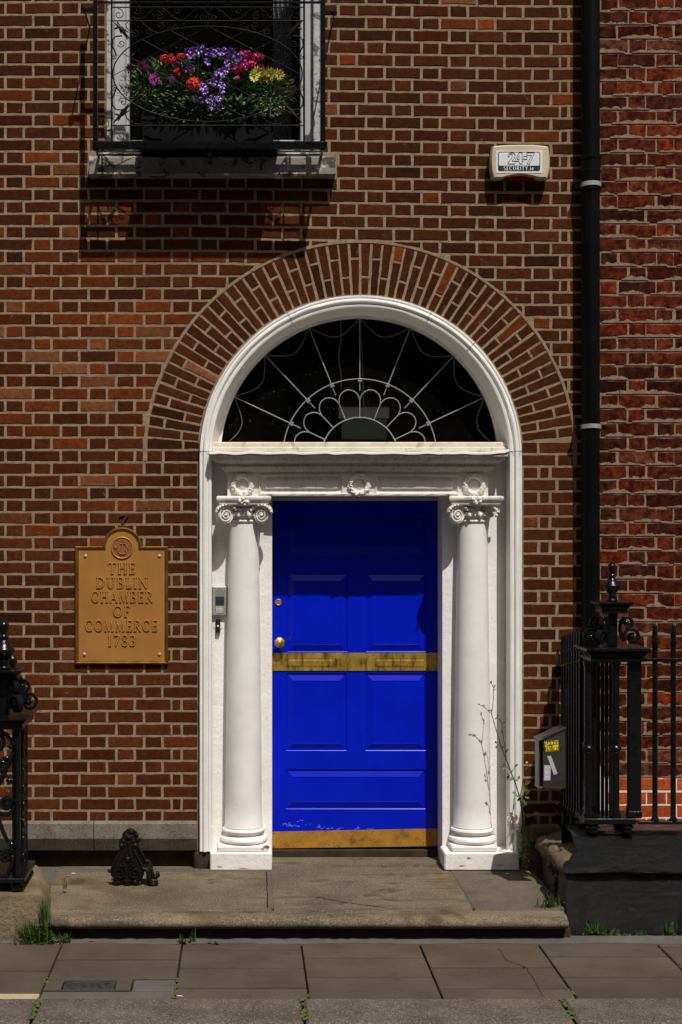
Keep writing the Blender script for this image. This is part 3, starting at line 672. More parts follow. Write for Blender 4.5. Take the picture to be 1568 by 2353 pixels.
def leaf_over(m_, c, r, ang, seed):                                  # acanthus leaf folded over a volute
    r_ = random.Random(seed); n = Vector((math.sin(ang), -math.cos(ang), 0)); u = Vector((math.cos(ang), math.sin(ang), 0)); c = Vector(c); sg = 1 if ang > 0 else -1
    rows_ = []
    for i in range(9):
        t = i / 8; a = R(20 + 130 * t); rr = r * (1.12 + .22 * math.sin(math.pi * t)); wv = .006 * (i % 2)
        p = c + u * (-sg) * rr * math.cos(a) * 1.15 + Vector((0, 0, rr * math.sin(a) * .95))
        rows_.append([p + n * (.018 + wv), p + n * .026 + Vector((0, 0, .006 - wv)), p + n * .004 + Vector((0, 0, .012)), p - n * .02 + Vector((0, 0, .006)), p - n * .02 - Vector((0, 0, .004)), p + n * .008 - Vector((0, 0, .006))])
    m_.loft(rows_)
    for i in range(9): 
        t = i / 8; a = R(20 + 130 * t); rr = r * 1.28
        m_.ball(c + u * (-sg) * rr * math.cos(a) * 1.1 + Vector((0, 0, rr * math.sin(a) * .92)) + n * .022, r_.uniform(.006, .011), 6, 4)
def column(xd, broken, px0, px1):
    cx = X(xd, .095); cy = .085
    t = thing('column', None, None, (cx, cy, LZ)); t.parent = house; t.location = Vector((cx, cy, LZ)) - ORG[house.name]
    m_ = MB(); z0, z1 = .388, 2.262; pr = []
    for i in range(15):
        q = i / 14; pr.append((.1125 - .021 * q ** 1.6, z0 + (z1 - z0) * q))
    m_.lathe([(.122, .383), (.118, .392)] + pr[1:], cx, cy, 40); obj('shaft', m_, white, t, smooth=40)
    m_ = MB(); m_.lathe([(.10, .283), (.128, .285), (.143, .293), (.147, .305), (.143, .318), (.128, .326), (.118, .330), (.114, .338), (.118, .346), (.130, .352), (.134, .361), (.130, .371), (.120, .374), (.121, .383), (.10, .388)], cx, cy, 44); obj('base', m_, white, t, smooth=35)
    m_ = MB(); m_.box(px0 + .045, px1 - .02 if xd < 800 else X(1142, -.05), -.062, NY, .249, .284, .006); obj('plinth', m_, white_old, t)
    m_ = MB(); m_.box(px0, px1, -.075, NY, LZ + .001, .2485, .008); obj('plinth_block', m_, white_old, t)
    c = MB()
    c.lathe([(.088, 2.252), (.098, 2.256), (.101, 2.263), (.098, 2.270), (.091, 2.272), (.092, 2.280), (.104, 2.292), (.112, 2.308), (.112, 2.318), (.09, 2.33), (.09, 2.40)], cx, cy, 28)
    for k in range(11):                                              # egg and dart
        a = R(185 + 170 * k / 10); c.ball((cx + .109 * math.cos(a), cy + .109 * math.sin(a), 2.300), .0135 if k % 2 == 0 else .007, 7, 5, (1, 1, 1.25))
    def ab(h, z): # concave-sided abacus
        pts = []
        for q in range(4):
            for i in range(8):
                s_ = -1 + 2 * i / 8; e = h * (1 - .16 * (1 - s_ * s_)); a = math.pi / 2 * q
                px, pz = s_ * h, -e; pts.append((cx + px * math.cos(a) - pz * math.sin(a), min(NY + .005, cy + px * math.sin(a) + pz * math.cos(a)), z))
        return pts
    c.loft([ab(.128, 2.355), ab(.150, 2.366), ab(.152, 2.380), ab(.158, 2.384), ab(.166, 2.398), ab(.166, 2.410), ab(.158, 2.4165)])
    for k in range(14):                                              # fleuron in the middle of the abacus
        c.ball((cx + rnd.uniform(-.028, .028), cy - .142 + rnd.uniform(-.006, .004), 2.376 + rnd.uniform(-.014, .03)), rnd.uniform(.007, .013), 6, 4)
    for s_ in (-1, 1):
        if s_ == 1 and broken:
            for k in range(12): c.ball((cx + .10 + rnd.uniform(-.03, .05), cy - .07 + rnd.uniform(-.02, .04), 2.318 + rnd.uniform(-.02, .02)), rnd.uniform(.010, .02), 7, 5)
            leaf_over(c, (cx + s_ * .100, cy - .088, 2.303), .042, -.6 * s_, 5)
            continue
        vc = (cx + s_ * .112, cy - .112, 2.300)
        volute(c, vc, .052, -.42 * s_, 3 + s_); leaf_over(c, vc, .052, -.42 * s_, 4 + s_)
        c.tube([(cx + s_ * .10, cy - .10, 2.35), (cx + s_ * .05, cy - .098, 2.338), (cx, cy - .098, 2.334)], .010, 6)
    obj('capital', c, stone_white, t, smooth=45)
    return t
column(560.5, False, X(483, -.06), X(625, -.06)); column(1085, True, X(1021, -.06), X(1193, -.06))

# ------------------------------------------------------------------ door
DY = .34
d = thing('door', None, None, (-.005, DY, LZ)); d.parent = house; d.location = Vector((-.005, DY, LZ)) - ORG[house.name]
dx0, dx1, dz0, dz1 = -.534, .5245, Z(1944, DY), Z(1150, DY)
def rc(x0, x1, y0, y1): return (X(x0, DY), X(x1, DY), Z(y1, DY), Z(y0, DY))
pans = [rc(660, 978.5, 1185, 1274), rc(660, 799, 1318, 1498), rc(842, 978.5, 1318, 1498), rc(658, 797, 1547, 1725), rc(840, 978.5, 1547, 1725), rc(657, 978, 1768, 1859)]
m_ = MB(); m_.holed(dx0, dx1, dz0, dz1, DY, pans); m_.box(dx0, dx1, DY + .045, DY + .05, dz0, dz1); obj('door_leaf', m_, blue, d)
for r_ in pans:
    m_ = MB(); m_.nested(r_, [(0, DY), (.002, DY + .003), (.004, DY + .008), (.008, DY + .009), (.046, DY - .005), (.0475, DY - .005), (.049, DY - .003), (.051, DY - .003)]); obj('door_panel', m_, blue, d)
    m_ = MB(); m_.tube([(r_[0], DY - .0005, r_[2]), (r_[1], DY - .0005, r_[2])], .0022, 5); m_.tube([(r_[0], DY - .0003, r_[2]), (r_[0], DY - .0003, r_[3])], .0016, 5); obj('panel_bead', m_, blue, d)
lp = rc(626, 1007, 1500, 1541)
m_ = MB(); m_.holed(dx0 + .002, dx1 - .002, lp[2], lp[3], DY - .006, [rc(659, 774, 1514, 1533), rc(862, 977, 1514, 1533)]); m_.box(dx0 + .002, dx1 - .002, DY - .001, DY - .0005, lp[2], lp[3])
for q in (0, 1):
    zz = lp[2 + q]; m_.add([(dx0 + .002, DY - .006, zz), (dx1 - .002, DY - .006, zz), (dx1 - .002, DY, zz), (dx0 + .002, DY, zz)], [(0, 1, 2, 3)])
obj('letter_plate', m_, brass, d)
for r_ in (rc(659, 774, 1514, 1533), rc(862, 977, 1514, 1533)):
    m_ = MB(); m_.nested(r_, [(0, DY - .006), (.0008, DY - .0015), (.0045, DY - .0015), (.0052, DY - .0066), (.008, DY - .0074)]); obj('letter_flap', m_, brass, d)
def screws(pts, y, mat, parent, r=.0045):
    for x, z in pts:
        m_ = MB(); m_.ball((x, y, z), r, 8, 4, (1, .5, 1)); obj('screw', m_, mat, parent, smooth=60)
screws([(X(x, DY), Z(y, DY)) for x, y in ((632, 1537), (778, 1505), (778, 1535), (857, 1505), (857, 1537), (1004, 1505), (1004, 1536))], DY - .006, bronze_dk, d, .0035)
m_ = MB(); za0, za1, zb0, zb1 = Z(1949, DY), Z(1911, DY), Z(1944, DY), Z(1903.5, DY)
m_.loft([[(dx0 + .001, DY - .004, za0), (dx1 - .001, DY - .004, zb0), (dx1 - .001, DY - .004, zb1), (dx0 + .001, DY - .004, za1)], [(dx0 + .001, DY - .0005, za0), (dx1 - .001, DY - .0005, zb0), (dx1 - .001, DY - .0005, zb1), (dx0 + .001, DY - .0005, za1)]]); obj('kick_plate', m_, brass_dull, d)
screws([(X(x, DY), Z(y, DY)) for x, y in ((630, 1915), (778, 1912), (857, 1911), (1003, 1908), (630, 1946), (778, 1944), (857, 1943), (1003, 1940))], DY - .004, bronze_dk, d)
k = W(643, 1477, DY - .06)
m_ = MB(); m_.loft([[(k.x + r_ * math.cos(R(22.5 + 45*i)), y, k.z + r_ * math.sin(R(22.5 + 45*i))) for i in range(8)] for r_, y in ((.018, DY), (.018, DY - .006), (.009, DY - .008), (.009, DY - .03), (.030, DY - .038), (.034, DY - .052), (.033, DY - .058), (.022, DY - .064), (.003, DY - .070))]); obj('knob', m_, brass, d)
k = W(640, 1384, DY)
m_ = MB(); m_.loft([[(k.x + r_ * math.cos(R(18*i)), y, k.z + r_ * math.sin(R(18*i))) for i in range(20)] for r_, y in ((.021, DY), (.021, DY - .005), (.018, DY - .008), (.015, DY - .007), (.014, DY - .004))]); m_.box(k.x - .007, k.x + .007, DY - .0065, DY - .003, k.z - .002, k.z + .002); obj('lock_cylinder', m_, brass, d)
k = W(638, 1437, DY); m_ = MB(); m_.ball((k.x, DY, k.z + .008), .0055, 8, 4, (1, .25, 1)); m_.box(k.x - .003, k.x + .003, DY - .0012, DY, k.z - .013, k.z + .006); obj('keyhole', m_, black, d)
m_ = MB()
for (x, y, n) in ((655, 1893, 7), (665, 1896, 9), (676, 1898, 8), (733, 1900, 10), (760, 1904, 9), (778, 1905, 9), (822, 1903, 8), (850, 1905, 6), (690, 1887, 3), (712, 1895, 2)):
    for i in range(n):
        c = W(x + rnd.gauss(0, 5), y + rnd.gauss(0, 1.6), DY); a = rnd.uniform(.003, .008); b = rnd.uniform(.0008, .002)
        m_.add([(c.x - a, DY - .0007, c.z), (c.x, DY - .0007, c.z - b), (c.x + a * .8, DY - .0007, c.z + rnd.uniform(-.003, .003)), (c.x, DY - .0007, c.z + b)], [(0, 1, 2, 3)])
obj('paint_chips', m_, chip, d, kind='stuff')
m_ = MB(); m_.box(OP0, OP1, .315, .5, LZ - .01, Z(1953, .32), .006); obj('threshold', m_, dark_stone, house)
m_ = MB(); m_.box(-.534, .5245, DY + .012, DY + .05, LZ, dz0 - .001); obj('door_gap_shade', m_, black, d)  # black strip standing for the shade in the gap below the door

def crack(pts, Y0, plane, parent, w0=.0022):
    ps = []
    for (x, y) in pts:
        h = CZ - plane; Yd = D * S0 * h / (y - 1210) - D; ps.append(Vector((X(x, Yd), Yd, plane + .0012)))
    m_ = MB()
    for p, q in zip(ps, ps[1:]):
        n = max(2, int((q - p).length / .02)); prev = p
        for i in range(1, n + 1):
            r_ = p.lerp(q, i / n) + Vector((rnd.uniform(-.004, .004), rnd.uniform(-.004, .004), 0)) * (i < n)
            w_ = w0 * rnd.uniform(.5, 1.3); m_.add([prev - Vector((w_, w_, 0)), r_ - Vector((w_, w_, 0)), r_ + Vector((w_, w_, 0)), prev + Vector((w_, w_, 0))], [(0, 1, 2, 3)]); prev = r_
    obj('crack', m_, joint_m, parent)
e8 = lambda x, y: ((1365 + x / 1.1487) / 1.7411, (3200 + y / 1.1487) / 1.7411)
crack([e8(725, 684), (1165, 2208), e8(850, 770)], 0, .0, pav); crack([e8(850, 770), e8(880, 815), e8(905, 862), e8(915, 880), e8(930, 905)], 0, .0, pav)
crack([(727, 2062), (790, 2073), (884, 2086)], 0, LZ, step, .0026); crack([(612, 2000), (616, 2085)], 0, LZ, step, .004)

for (x, y, Yw, w_, h_, m) in ((613, 1947, -.064, 10, 4, 'rust'), (604, 1951, -.064, 5, 2.5, 'rust'), (1078, 1972, -.077, 6, 3, 'g'), (1062, 1990, -.077, 9, 2, 'g'), (505, 1992, -.077, 8, 2, 'g'), (560, 1996, -.077, 12, 1.5, 'g'), (1150, 1988, -.077, 10, 2, 'g')):
    c_ = W(x, y, Yw); m_ = MB(); n = 11; s_ = S0
    m_.prism([(c_.x + w_ / s_ * math.cos(2*math.pi*i/n) * rnd.uniform(.5, 1.1), c_.z + h_ / s_ * math.sin(2*math.pi*i/n) * rnd.uniform(.4, 1.2)) for i in range(n)], Yw + .0012, Yw + .006)
    obj('paint_loss', m_, dead_leaf if m == 'rust' else M('bared_grey_stone', (.22, .19, .15), (.3, .26, .21), 60, .9), house)

# ------------------------------------------------------------------ window over the door's left
win = thing('window', None, None, (-.9, .1, WZ0)); win.parent = house; win.location = Vector((-.9, .1, WZ0)) - ORG[house.name]
WY = .10; wt = 6.05
for q0, q1 in ((WX0 + .002, WX0 + .045), (WX1 - .045, WX1 - .002)):
    m_ = MB(); m_.box(q0, q1, .004, .2, WZ0 - .03, wt, .006); obj('painted_reveal', m_, peel, win)
g0, g1, gb = X(298, WY), X(690, WY), Z(324, WY)
m_ = MB(); m_.box(WX0 + .045, g0 - .022, .05, .18, WZ0, wt, .008); m_.box(g1 + .022, WX1 - .045, .05, .18, WZ0, wt, .008)
m_.box(g0 - .022, g0, WY - .03, .18, WZ0, wt, .006); m_.box(g1, g1 + .022, WY - .03, .18, WZ0, wt, .006); m_.box(g0, g1, WY - .028, .18, WZ0, gb, .006)
obj('frame', m_, win_white, win)
m_ = MB(); m_.add([(g0, WY + .03, gb), (g1, WY + .03, gb), (g1, WY + .03, wt), (g0, WY + .03, wt)], [(0, 1, 2, 3)]); obj('pane', m_, glass, win)
m_ = MB(); m_.box(WX0 - .02, WX1 + .02, -.02, .2, Z(358), WZ0, .006); obj('sub_sill', m_, peel, win)
m_ = MB(); n = 40; a0, a1 = X(205, -.1), X(772, -.1); zt_, zb_ = Z(358, -.1), Z(402, -.1)
m_.loft([[(a0 + (a1-a0)*i/n, .05, zt_ + .012), (a0 + (a1-a0)*i/n, -.09, zt_ + rnd.uniform(-.003, .002)), (a0 + (a1-a0)*i/n, -.10 + rnd.uniform(-.002, .002), zt_ - .010 + rnd.uniform(-.003, .002)), (a0 + (a1-a0)*i/n, -.10 + rnd.uniform(-.002, .002), zb_ + .006 + rnd.uniform(-.002, .003)), (a0 + (a1-a0)*i/n, -.09, zb_ + rnd.uniform(-.002, .002)), (a0 + (a1-a0)*i/n, .05, zb_)] for i in range(n + 1)])
sill_m = M('flaking_sill_paint', (.17, .15, .125), (.26, .235, .20), 9, .8, bs=40, bd=.006, spots=[(12, .57, .03, (.035, .03, .025), .9), (9, .62, .03, (.60, .59, .56), .8)])
obj('sill', m_, sill_m, win)
m_ = MB()
for i in range(40):
    t = i / 39; x = X(628, .5) + .12 * t; y = .42 + .02 * math.sin(t * 26)
    m_.v += [(x, y, gb - .1), (x, y, wt)]
m_.f = [[2*i, 2*i+2, 2*i+3, 2*i+1] for i in range(39)]; m_.mi = [0]*39; m_.tint = [None]*39
obj('curtain', m_, curtain_m, win, smooth=60)

# ------------------------------------------------------------------ iron balcony guard
GYB = -.31
gd = thing('balcony_guard', 'black wrought iron window guard with scrolls and crossed bars before the flower trough', 'balcony guard', W(480, 345, GYB))
def G(x, y): return W(x, y, GYB)
def RPX(px, pz): return G(172.3 + px / 2.482, pz / 2.482)           # measured on an enlargement of the guard
def gt(name, pts, r, n=5, smooth=None): 
    m_ = MB(); m_.tube(pts, r, n); return obj(name, m_, iron_thin, gd, smooth=smooth)
for xd in (219.6, 742.5):
    m_ = MB(); a = G(xd, 0); m_.box(a.x - .0135, a.x + .0135, GYB - .012, GYB + .014, Z(346, GYB), 5.72, .003); obj('post', m_, iron, gd)
    s_ = -1 if xd < 400 else 1
    zb_ = Z(22 if xd < 400 else 30, GYB)
    m_ = MB(); m_.box(a.x + s_ * .012, a.x + s_ * .075, GYB - .008, GYB + .008, zb_ - .012, zb_ + .012, .002); m_.box(a.x + s_ * .061, a.x + s_ * .070, GYB, -.0, zb_ - .004, zb_ + .004, .001); m_.ball((a.x + s_ * .065, GYB - .005, zb_), .02, 8, 5); obj('wall_bracket', m_, iron, gd)
    m_ = MB(); m_.box(a.x - .007, a.x + .007, GYB, -.0, Z(338, GYB) - .012, Z(338, GYB) + .012, .002); obj('floor_bar', m_, iron, gd)
m_ = MB(); m_.box(G(213, 0).x, G(751, 0).x, GYB - .02, GYB + .02, Z(343, GYB), Z(326, GYB), .004); obj('bottom_rail', m_, iron, gd)
m_ = MB(); m_.box(G(221, 0).x, G(741, 0).x, GYB - .007, GYB + .007, Z(8, GYB), Z(3.5, GYB), .001); obj('top_rail', m_, iron, gd)
m_ = MB(); m_.box(G(478, 0).x, G(485, 0).x, GYB - .006, -.02, Z(358, GYB), Z(343, GYB), .001); obj('prop', m_, iron, gd)
m_ = MB(); m_.box(X(322, -.17), X(640, -.17), -.300, -.012, Z(338, GYB) + .019, Z(338, GYB) + .030, .002); obj('floor_board', m_, iron, gd)
for y in (-.24, -.15, -.06):
    m_ = MB(); m_.box(G(221, 0).x, G(741, 0).x, y - .012, y + .012, Z(338, GYB) + .012, Z(338, GYB) + .018); obj('floor_bar', m_, iron, gd)
for py_ in (17, 48, 288.5):
    gt('rail', [G(256, py_), G(700, py_)], .0042)
for px_ in (257, 699): gt('upright', [G(px_, -30), G(px_, 327)], .0058)
for i, xd in enumerate((330, 478, 620)): gt('picket', [G(xd, 288), G(xd, 327)], .003)
gt('picket', [G(478, 4), G(478, 17)], .004); gt('picket', [G(478, 48), G(478, 59)], .004)
def ell(a): return RPX(757 + 540 * math.cos(R(a)), 422 - 272 * math.sin(R(a)))
gt('oval_hoop', [ell(a) for a in range(0, 361, 5)], .0040)
def inside(px, pz): return ((px - 757) / 540) ** 2 + ((pz - 422) / 272) ** 2 < 1
for s_ in (-1, 1):
    for kx_ in range(-3, 4):
        pts = [(760 + kx_ * 262 + s_ * t, 150 + .52 * (t + 0) ) for t in range(-900, 1400, 10)]
        pts = [p for p in pts if inside(*p)]
        if len(pts) > 3: gt('lattice_bar', [RPX(*pts[0]), RPX(*pts[-1])], .0024)
def scroll_s(cx0, cz0, r0, cx1, cz1, r1, d0=1, d1=-1):
    # two spirals joined by an S: given in enlargement pixels
    a0 = math.degrees(math.atan2(-(cz1 - cz0), cx1 - cx0))
    A = spiral(cx0, -cz0, r0, r0 * .22, a0 + 80 * d0, d0 * 1.35, 18); B = spiral(cx1, -cz1, r1, r1 * .22, a0 + 180 + 80 * d1 * -1, -d1 * 1.35 * -1, 18)
    pts = [RPX(p.x, -p.z) for p in reversed(A)] + [RPX(p.x, -p.z) for p in B]
    return pts
def curl(cx, cz, r, a0, turns, tail=None):
    pts = [RPX(p.x, -p.z) for p in spiral(cx, -cz, r, r * .18, a0, turns, 20)]
    if tail: pts = [RPX(*p) for p in tail] + pts
    return pts
for mir in (False, True):
    fx = (lambda x: 1515 - x) if mir else (lambda x: x); fa = (lambda a: 180 - a) if mir else (lambda a: a); ft = -1 if mir else 1
    def cu(cx, cz, r, a0, turns, tail=None): gt('scroll', curl(fx(cx), cz, r, fa(a0), turns * ft, [(fx(p[0]), p[1]) for p in tail] if tail else None), .0027)
    # frieze band: running wave with curls
    wave = [(330, 95), (345, 106), (375, 108), (405, 95), (435, 62), (465, 45), (500, 48), (530, 65), (560, 98), (590, 113), (625, 110), (655, 85), (685, 55), (715, 44), (745, 55), (757, 80)]
    gt('scroll', [RPX(fx(x), z) for x, z in wave], .0028)
    for cx, cz, r, a0, t in ((360, 58, 26, 200, 1.3), (480, 92, 26, 110, -1.3), (588, 62, 26, 20, 1.3), (728, 98, 24, 30, -1.3)): cu(cx, cz, r, a0, t)
    cu(250, 82, 34, 100, -1.2); 
    gt('scroll', [RPX(fx(x), z) for x, z in ((335, 190), (300, 165), (290, 140), (310, 118), (345, 115), (380, 125), (415, 155), (450, 182), (485, 190), (520, 175), (545, 150))], .0028)
    for cx, cz, r, a0, t in ((345, 187, 30, 120, 1.4), (420, 178, 22, 30, -1.3), (485, 145, 24, 270, 1.3), (570, 152, 22, 180, 1.3)): cu(cx, cz, r, a0, t)
    # side border: long C scrolls against the upright
    gt('scroll', [RPX(fx(x), z) for x, z in ((270, 205), (235, 208), (216, 225), (212, 262), (228, 290), (238, 318))], .0045); cu(265, 248, 24, 200, 1.3); cu(222, 325, 16, 60, -1.3)
    gt('scroll', [RPX(fx(x), z) for x, z in ((300, 610), (270, 628), (235, 625), (215, 600), (213, 565), (235, 510), (238, 490))], .0045); cu(275, 582, 26, 160, -1.3); cu(226, 505, 18, 80, 1.3)
    gt('scroll', [RPX(fx(x), z) for x, z in ((330, 700), (300, 680), (288, 650), (300, 610), (330, 590))], .004)
    gt('scroll', [RPX(fx(x), z) for x, z in ((335, 705), (380, 708), (420, 690), (455, 655), (495, 645), (530, 660), (560, 700))], .0028)
    for cx, cz, r, a0, t in ((345, 640, 28, 230, -1.4), (490, 690, 22, 60, 1.3), (572, 690, 24, 200, -1.3)): cu(cx, cz, r, a0, t)
    for (lx, lz, dx, dz) in ((255, 155, 1, 1), (260, 660, 1, -1)):                  # leafy knots in the corners
        m_ = MB()
        m_.tube([RPX(fx(lx - 40), lz - 40 * dz), RPX(fx(lx), lz), RPX(fx(lx + 62), lz + 70 * dz)], [.003, .010, .003], 6)
        for q, (ax, az) in enumerate(((-35, 12), (-12, -30), (22, 4), (10, 38), (52, 30), (48, 70))):
            m_.tube([RPX(fx(lx + ax * .3), lz + az * .3 * dz), RPX(fx(lx + ax), lz + az * dz)], [.008, .003], 5)
        obj('iron_leaf', m_, iron_thin, gd, smooth=60)

# ------------------------------------------------------------------ flower trough and its plants
TY0, TY1 = -.245, -.045
tr = thing('flower_trough', 'long charcoal plastic flower trough behind the iron guard on the window sill', 'planter', W(480, 330, -.15))
x0, x1 = X(327, TY0), X(632, TY0); zb_, zt_ = Z(338, GYB) + .031, Z(268, TY0)
m_ = MB()
o_ = lambda i, z: [(x0 + i, TY0 + i, z), (x1 - i, TY0 + i, z), (x1 - i, TY1 - i, z), (x0 + i, TY1 - i, z)]
m_.loft([o_(.012, zb_), o_(.0, zt_ - .02), o_(-.006, zt_ - .018), o_(-.006, zt_), o_(.008, zt_), o_(.010, zt_ - .02)], cap=True); obj('trough_body', m_, plant_box, tr)
m_ = MB(); m_.box(x0 + .012, x1 - .012, TY0 + .012, TY1 - .012, zt_ - .05, zt_ - .012); obj('soil', m_, soil, tr)
def Q(px, py, Y=-.15): return W(229.7 + px * .3297, 86.2 + py * .3297, Y)
def leaf(mb, c, l, wd, d, up, bend=.3, mi=0, n=3):
    d = Vector(d).normalized(); up = Vector(up); sdir = d.cross(up)
    sdir = sdir.normalized() if sdir.length > 1e-4 else Vector((1, 0, 0)); up = sdir.cross(d)
    vs = []
    prof = [0.15, 1, .75, .02] if n == 3 else [.2, .9, .02]
    m = len(prof) - 1
    for i, wv in enumerate(prof):
        t = i / m; p = Vector(c) + d * l * t - up * bend * l * t * t
        vs += [p - sdir * wd * wv * .5, p + up * wd * .12 * wv * -1, p + sdir * wd * wv * .5]
    fs = []
    for i in range(m):
        fs += [(3*i, 3*i+1, 3*i+4, 3*i+3), (3*i+1, 3*i+2, 3*i+5, 3*i+4)]
    mb.add(vs, fs, mi)
def foliage(mb, n, cpx, cpy, rx, ry, L, wd, seed, Y0=-.25, Y1=-.06, mats=1, up=.3, shape=None):
    r_ = random.Random(seed)
    for i in range(n):
        while True:
            a, b = r_.uniform(-1, 1), r_.uniform(-1, 1)
            if a * a + b * b < 1: break
        f = math.sqrt(max(0, 1 - a*a - b*b)); y = (Y0 + Y1) / 2 - (Y1 - Y0) / 2 * f * r_.uniform(-.5, 1)
        c = Q(cpx + a * rx, cpy + b * ry, y)
        dr = Vector((a * 1.0 + r_.uniform(-.7, .7), -.6 * f + r_.uniform(-.6, .3), -b * .8 + up + r_.uniform(-.5, .6)))
        leaf(mb, c, L * r_.uniform(.6, 1.3), wd * r_.uniform(.7, 1.3), dr, (r_.uniform(-.4, .4), -.5, .9), r_.uniform(.1, .5), mi=r_.randrange(mats))
def stems(mb, pts, r=.0025, mi=0): mb.tube(pts, r, 5, mi=mi)
GP = 'flowering plants in the window trough'
base = (W(480, 300, -.15))
def plant(name, label, cat, px): 
    p = Q(px, 500, -.15); p.z = zt_ - .012; return thing(name, label, cat, p, GP)
# flower shapes, built once and copied
def petunia_mesh(seed):
    r_ = random.Random(seed); m_ = MB(); rings = []
    n = 30
    for rr, y, lob in ((.002, .012, 0), (.006, .003, 0), (.017, -.004, .08), (.0245, -.004, .16), (.026, -.001, .2)):
        rings.append([(rr * (1 - lob * (.5 + .5 * math.cos(5 * 2*math.pi*k/n))) * math.cos(2*math.pi*k/n), y + .003 * math.sin(5 * 2*math.pi*k/n + seed) * (rr > .01), rr * (1 - lob * (.5 + .5 * math.cos(5 * 2*math.pi*k/n))) * math.sin(2*math.pi*k/n)) for k in range(n)])
    for i in range(4):
        for k in range(n):
            q = (k + .5) % 6; w_ = min(q, 6 - q) < (.6 if i < 3 else 1.1) 
            m_.add([rings[i][k], rings[i][(k+1) % n], rings[i+1][(k+1) % n], rings[i+1][k]], [(0, 1, 2, 3)], 1 if w_ and i > 0 else 0)
    me = mesh_of('flower', m_, [purple, petal_w], smooth=80); return me
def daisy_mesh(seed, mats, np=14, L=.024, cone=.25):
    r_ = random.Random(seed); m_ = MB()
    for k in range(np):
        a = 2 * math.pi * k / np + r_.uniform(-.08, .08)
        leaf(m_, (.004 * math.cos(a), -.001, .004 * math.sin(a)), L * r_.uniform(.85, 1.1), .0095, (math.cos(a), -cone, math.sin(a)), (0, -1, 0), r_.uniform(.1, .4))
    m_.ball((0, -.004, 0), .0055, 8, 5, (1, .6, 1), mi=1); return mesh_of('flower', m_, mats)
def floret_head(seed, mat, R_=.032, n=38):
    r_ = random.Random(seed); m_ = MB()
    for i in range(n):
        a = math.acos(1 - 1.55 * (i + .5) / n); b = i * 2.4
        dr = Vector((math.sin(a) * math.cos(b), -math.cos(a) * .8 - .15, math.sin(a) * math.sin(b) + .25)).normalized()
        c = dr * R_ * r_.uniform(.72, 1.12); u = dr.orthogonal().normalized(); v = dr.cross(u)
        for k in range(5):
            q = 2 * math.pi * k / 5 + r_.uniform(-.2, .2)
            leaf(m_, c, .0105 * r_.uniform(.7, 1.4), .0085, u * math.cos(q) + v * math.sin(q) + dr * r_.uniform(-.1, .5), dr, r_.uniform(-.2, .3), n=2)
    return mesh_of('flower_head', m_, mat)
pet = [petunia_mesh(i) for i in range(3)]
def face(tx, tz, roll): return (R(tz), R(roll), R(tx))
pl = plant('petunia', 'purple petunia with white striped trumpets arching up and trailing down the middle of the trough', 'flowering plant', 480)
for i, (px, py) in enumerate([(610,100),(650,100),(630,125),(690,90),(718,85),(748,102),(775,103),(802,112),(832,102),(865,100),(922,105),(932,137),(908,152),(888,182),(960,140),(992,170),(525,185),(590,190),(618,207),(820,250),(846,240),(882,225),(862,262),(884,280),(800,268),(790,312),(850,335),(852,368),(715,345),(735,380),(705,440),(662,425),(785,425),(828,430),(758,440),(790,487),(842,490),(752,170),(640,215)]):
    Y = -.19 - .04 * math.sin(i) - (.045 if py > 300 else 0)
    put('flower', pet[i % 3], pl, Q(px, py, Y), face(rnd.uniform(-40, 40), rnd.uniform(-10, 35) if py < 200 else rnd.uniform(-20, 20), rnd.uniform(0, 72)), rnd.uniform(.95, 1.2) if py < 220 else rnd.uniform(.8, 1.05))
m_ = MB(); foliage(m_, 170, 740, 230, 160, 130, .026, .016, 3, mats=2); foliage(m_, 60, 780, 400, 80, 90, .022, .014, 4, Y0=-.27, mats=2); foliage(m_, 110, 640, 500, 260, 75, .03, .018, 44, Y0=-.29, Y1=-.22)
for pts in (((700, 480), (680, 300), (690, 120)), ((760, 480), (800, 250), (830, 120)), ((780, 470), (890, 300), (920, 130)), ((790, 470), (840, 400), (830, 480)), ((740, 480), (735, 400), (760, 430))): stems(m_, [Q(*p, Y=-.16 - .03 * k) for k, p in enumerate(pts)], .003)
obj('leaves', m_, [leaf_d, leaf_g], pl, kind='stuff')
g1_ = [floret_head(i, scarlet) for i in range(2)]; g2_ = [floret_head(i + 5, pink, .033, 24) for i in range(2)]
pl = plant('red_geranium', 'scarlet geranium with round flower heads left of the purple petunia', 'flowering plant', 560)
for i, (px, py, s_) in enumerate([(450,148,.85),(495,152,.9),(565,135,.75),(655,330,1.25),(528,240,.42),(556,258,.35),(540,225,.35),(655,235,.25),(600,240,.25)]):
    c = Q(px, py, -.21 - (.05 if py > 300 else 0)); put('flower_head', g1_[i % 2], pl, c, (0, rnd.uniform(0, 6), 0), s_)
m_ = MB(); foliage(m_, 150, 560, 330, 120, 130, .036, .036, 8, mats=2, Y0=-.23)
for px, py in ((450, 150), (495, 152), (565, 135), (655, 330), (540, 240)): stems(m_, [Q(570, 500, -.14), Q((570 + px) / 2, (470 + py) / 2, -.17), Q(px, py + 8, -.20)], .0028)
obj('leaves', m_, [leaf_d, leaf_g], pl, kind='stuff')
pl = plant('pink_geranium', 'deep pink geranium with clustered flower heads right of the purple petunia', 'flowering plant', 1010)
for i, (px, py, s_) in enumerate([(1000,130,.9),(1030,118,.7),(1095,140,.85),(1125,138,.55),(1010,185,1.0),(1060,190,.8),(955,222,.85),(1000,215,.7),(1120,205,.6),(960,285,.45)]):
    put('flower_head', g2_[i % 2], pl, Q(px, py, -.20 - .03 * (i % 2)), (0, rnd.uniform(0, 6), 0), s_)
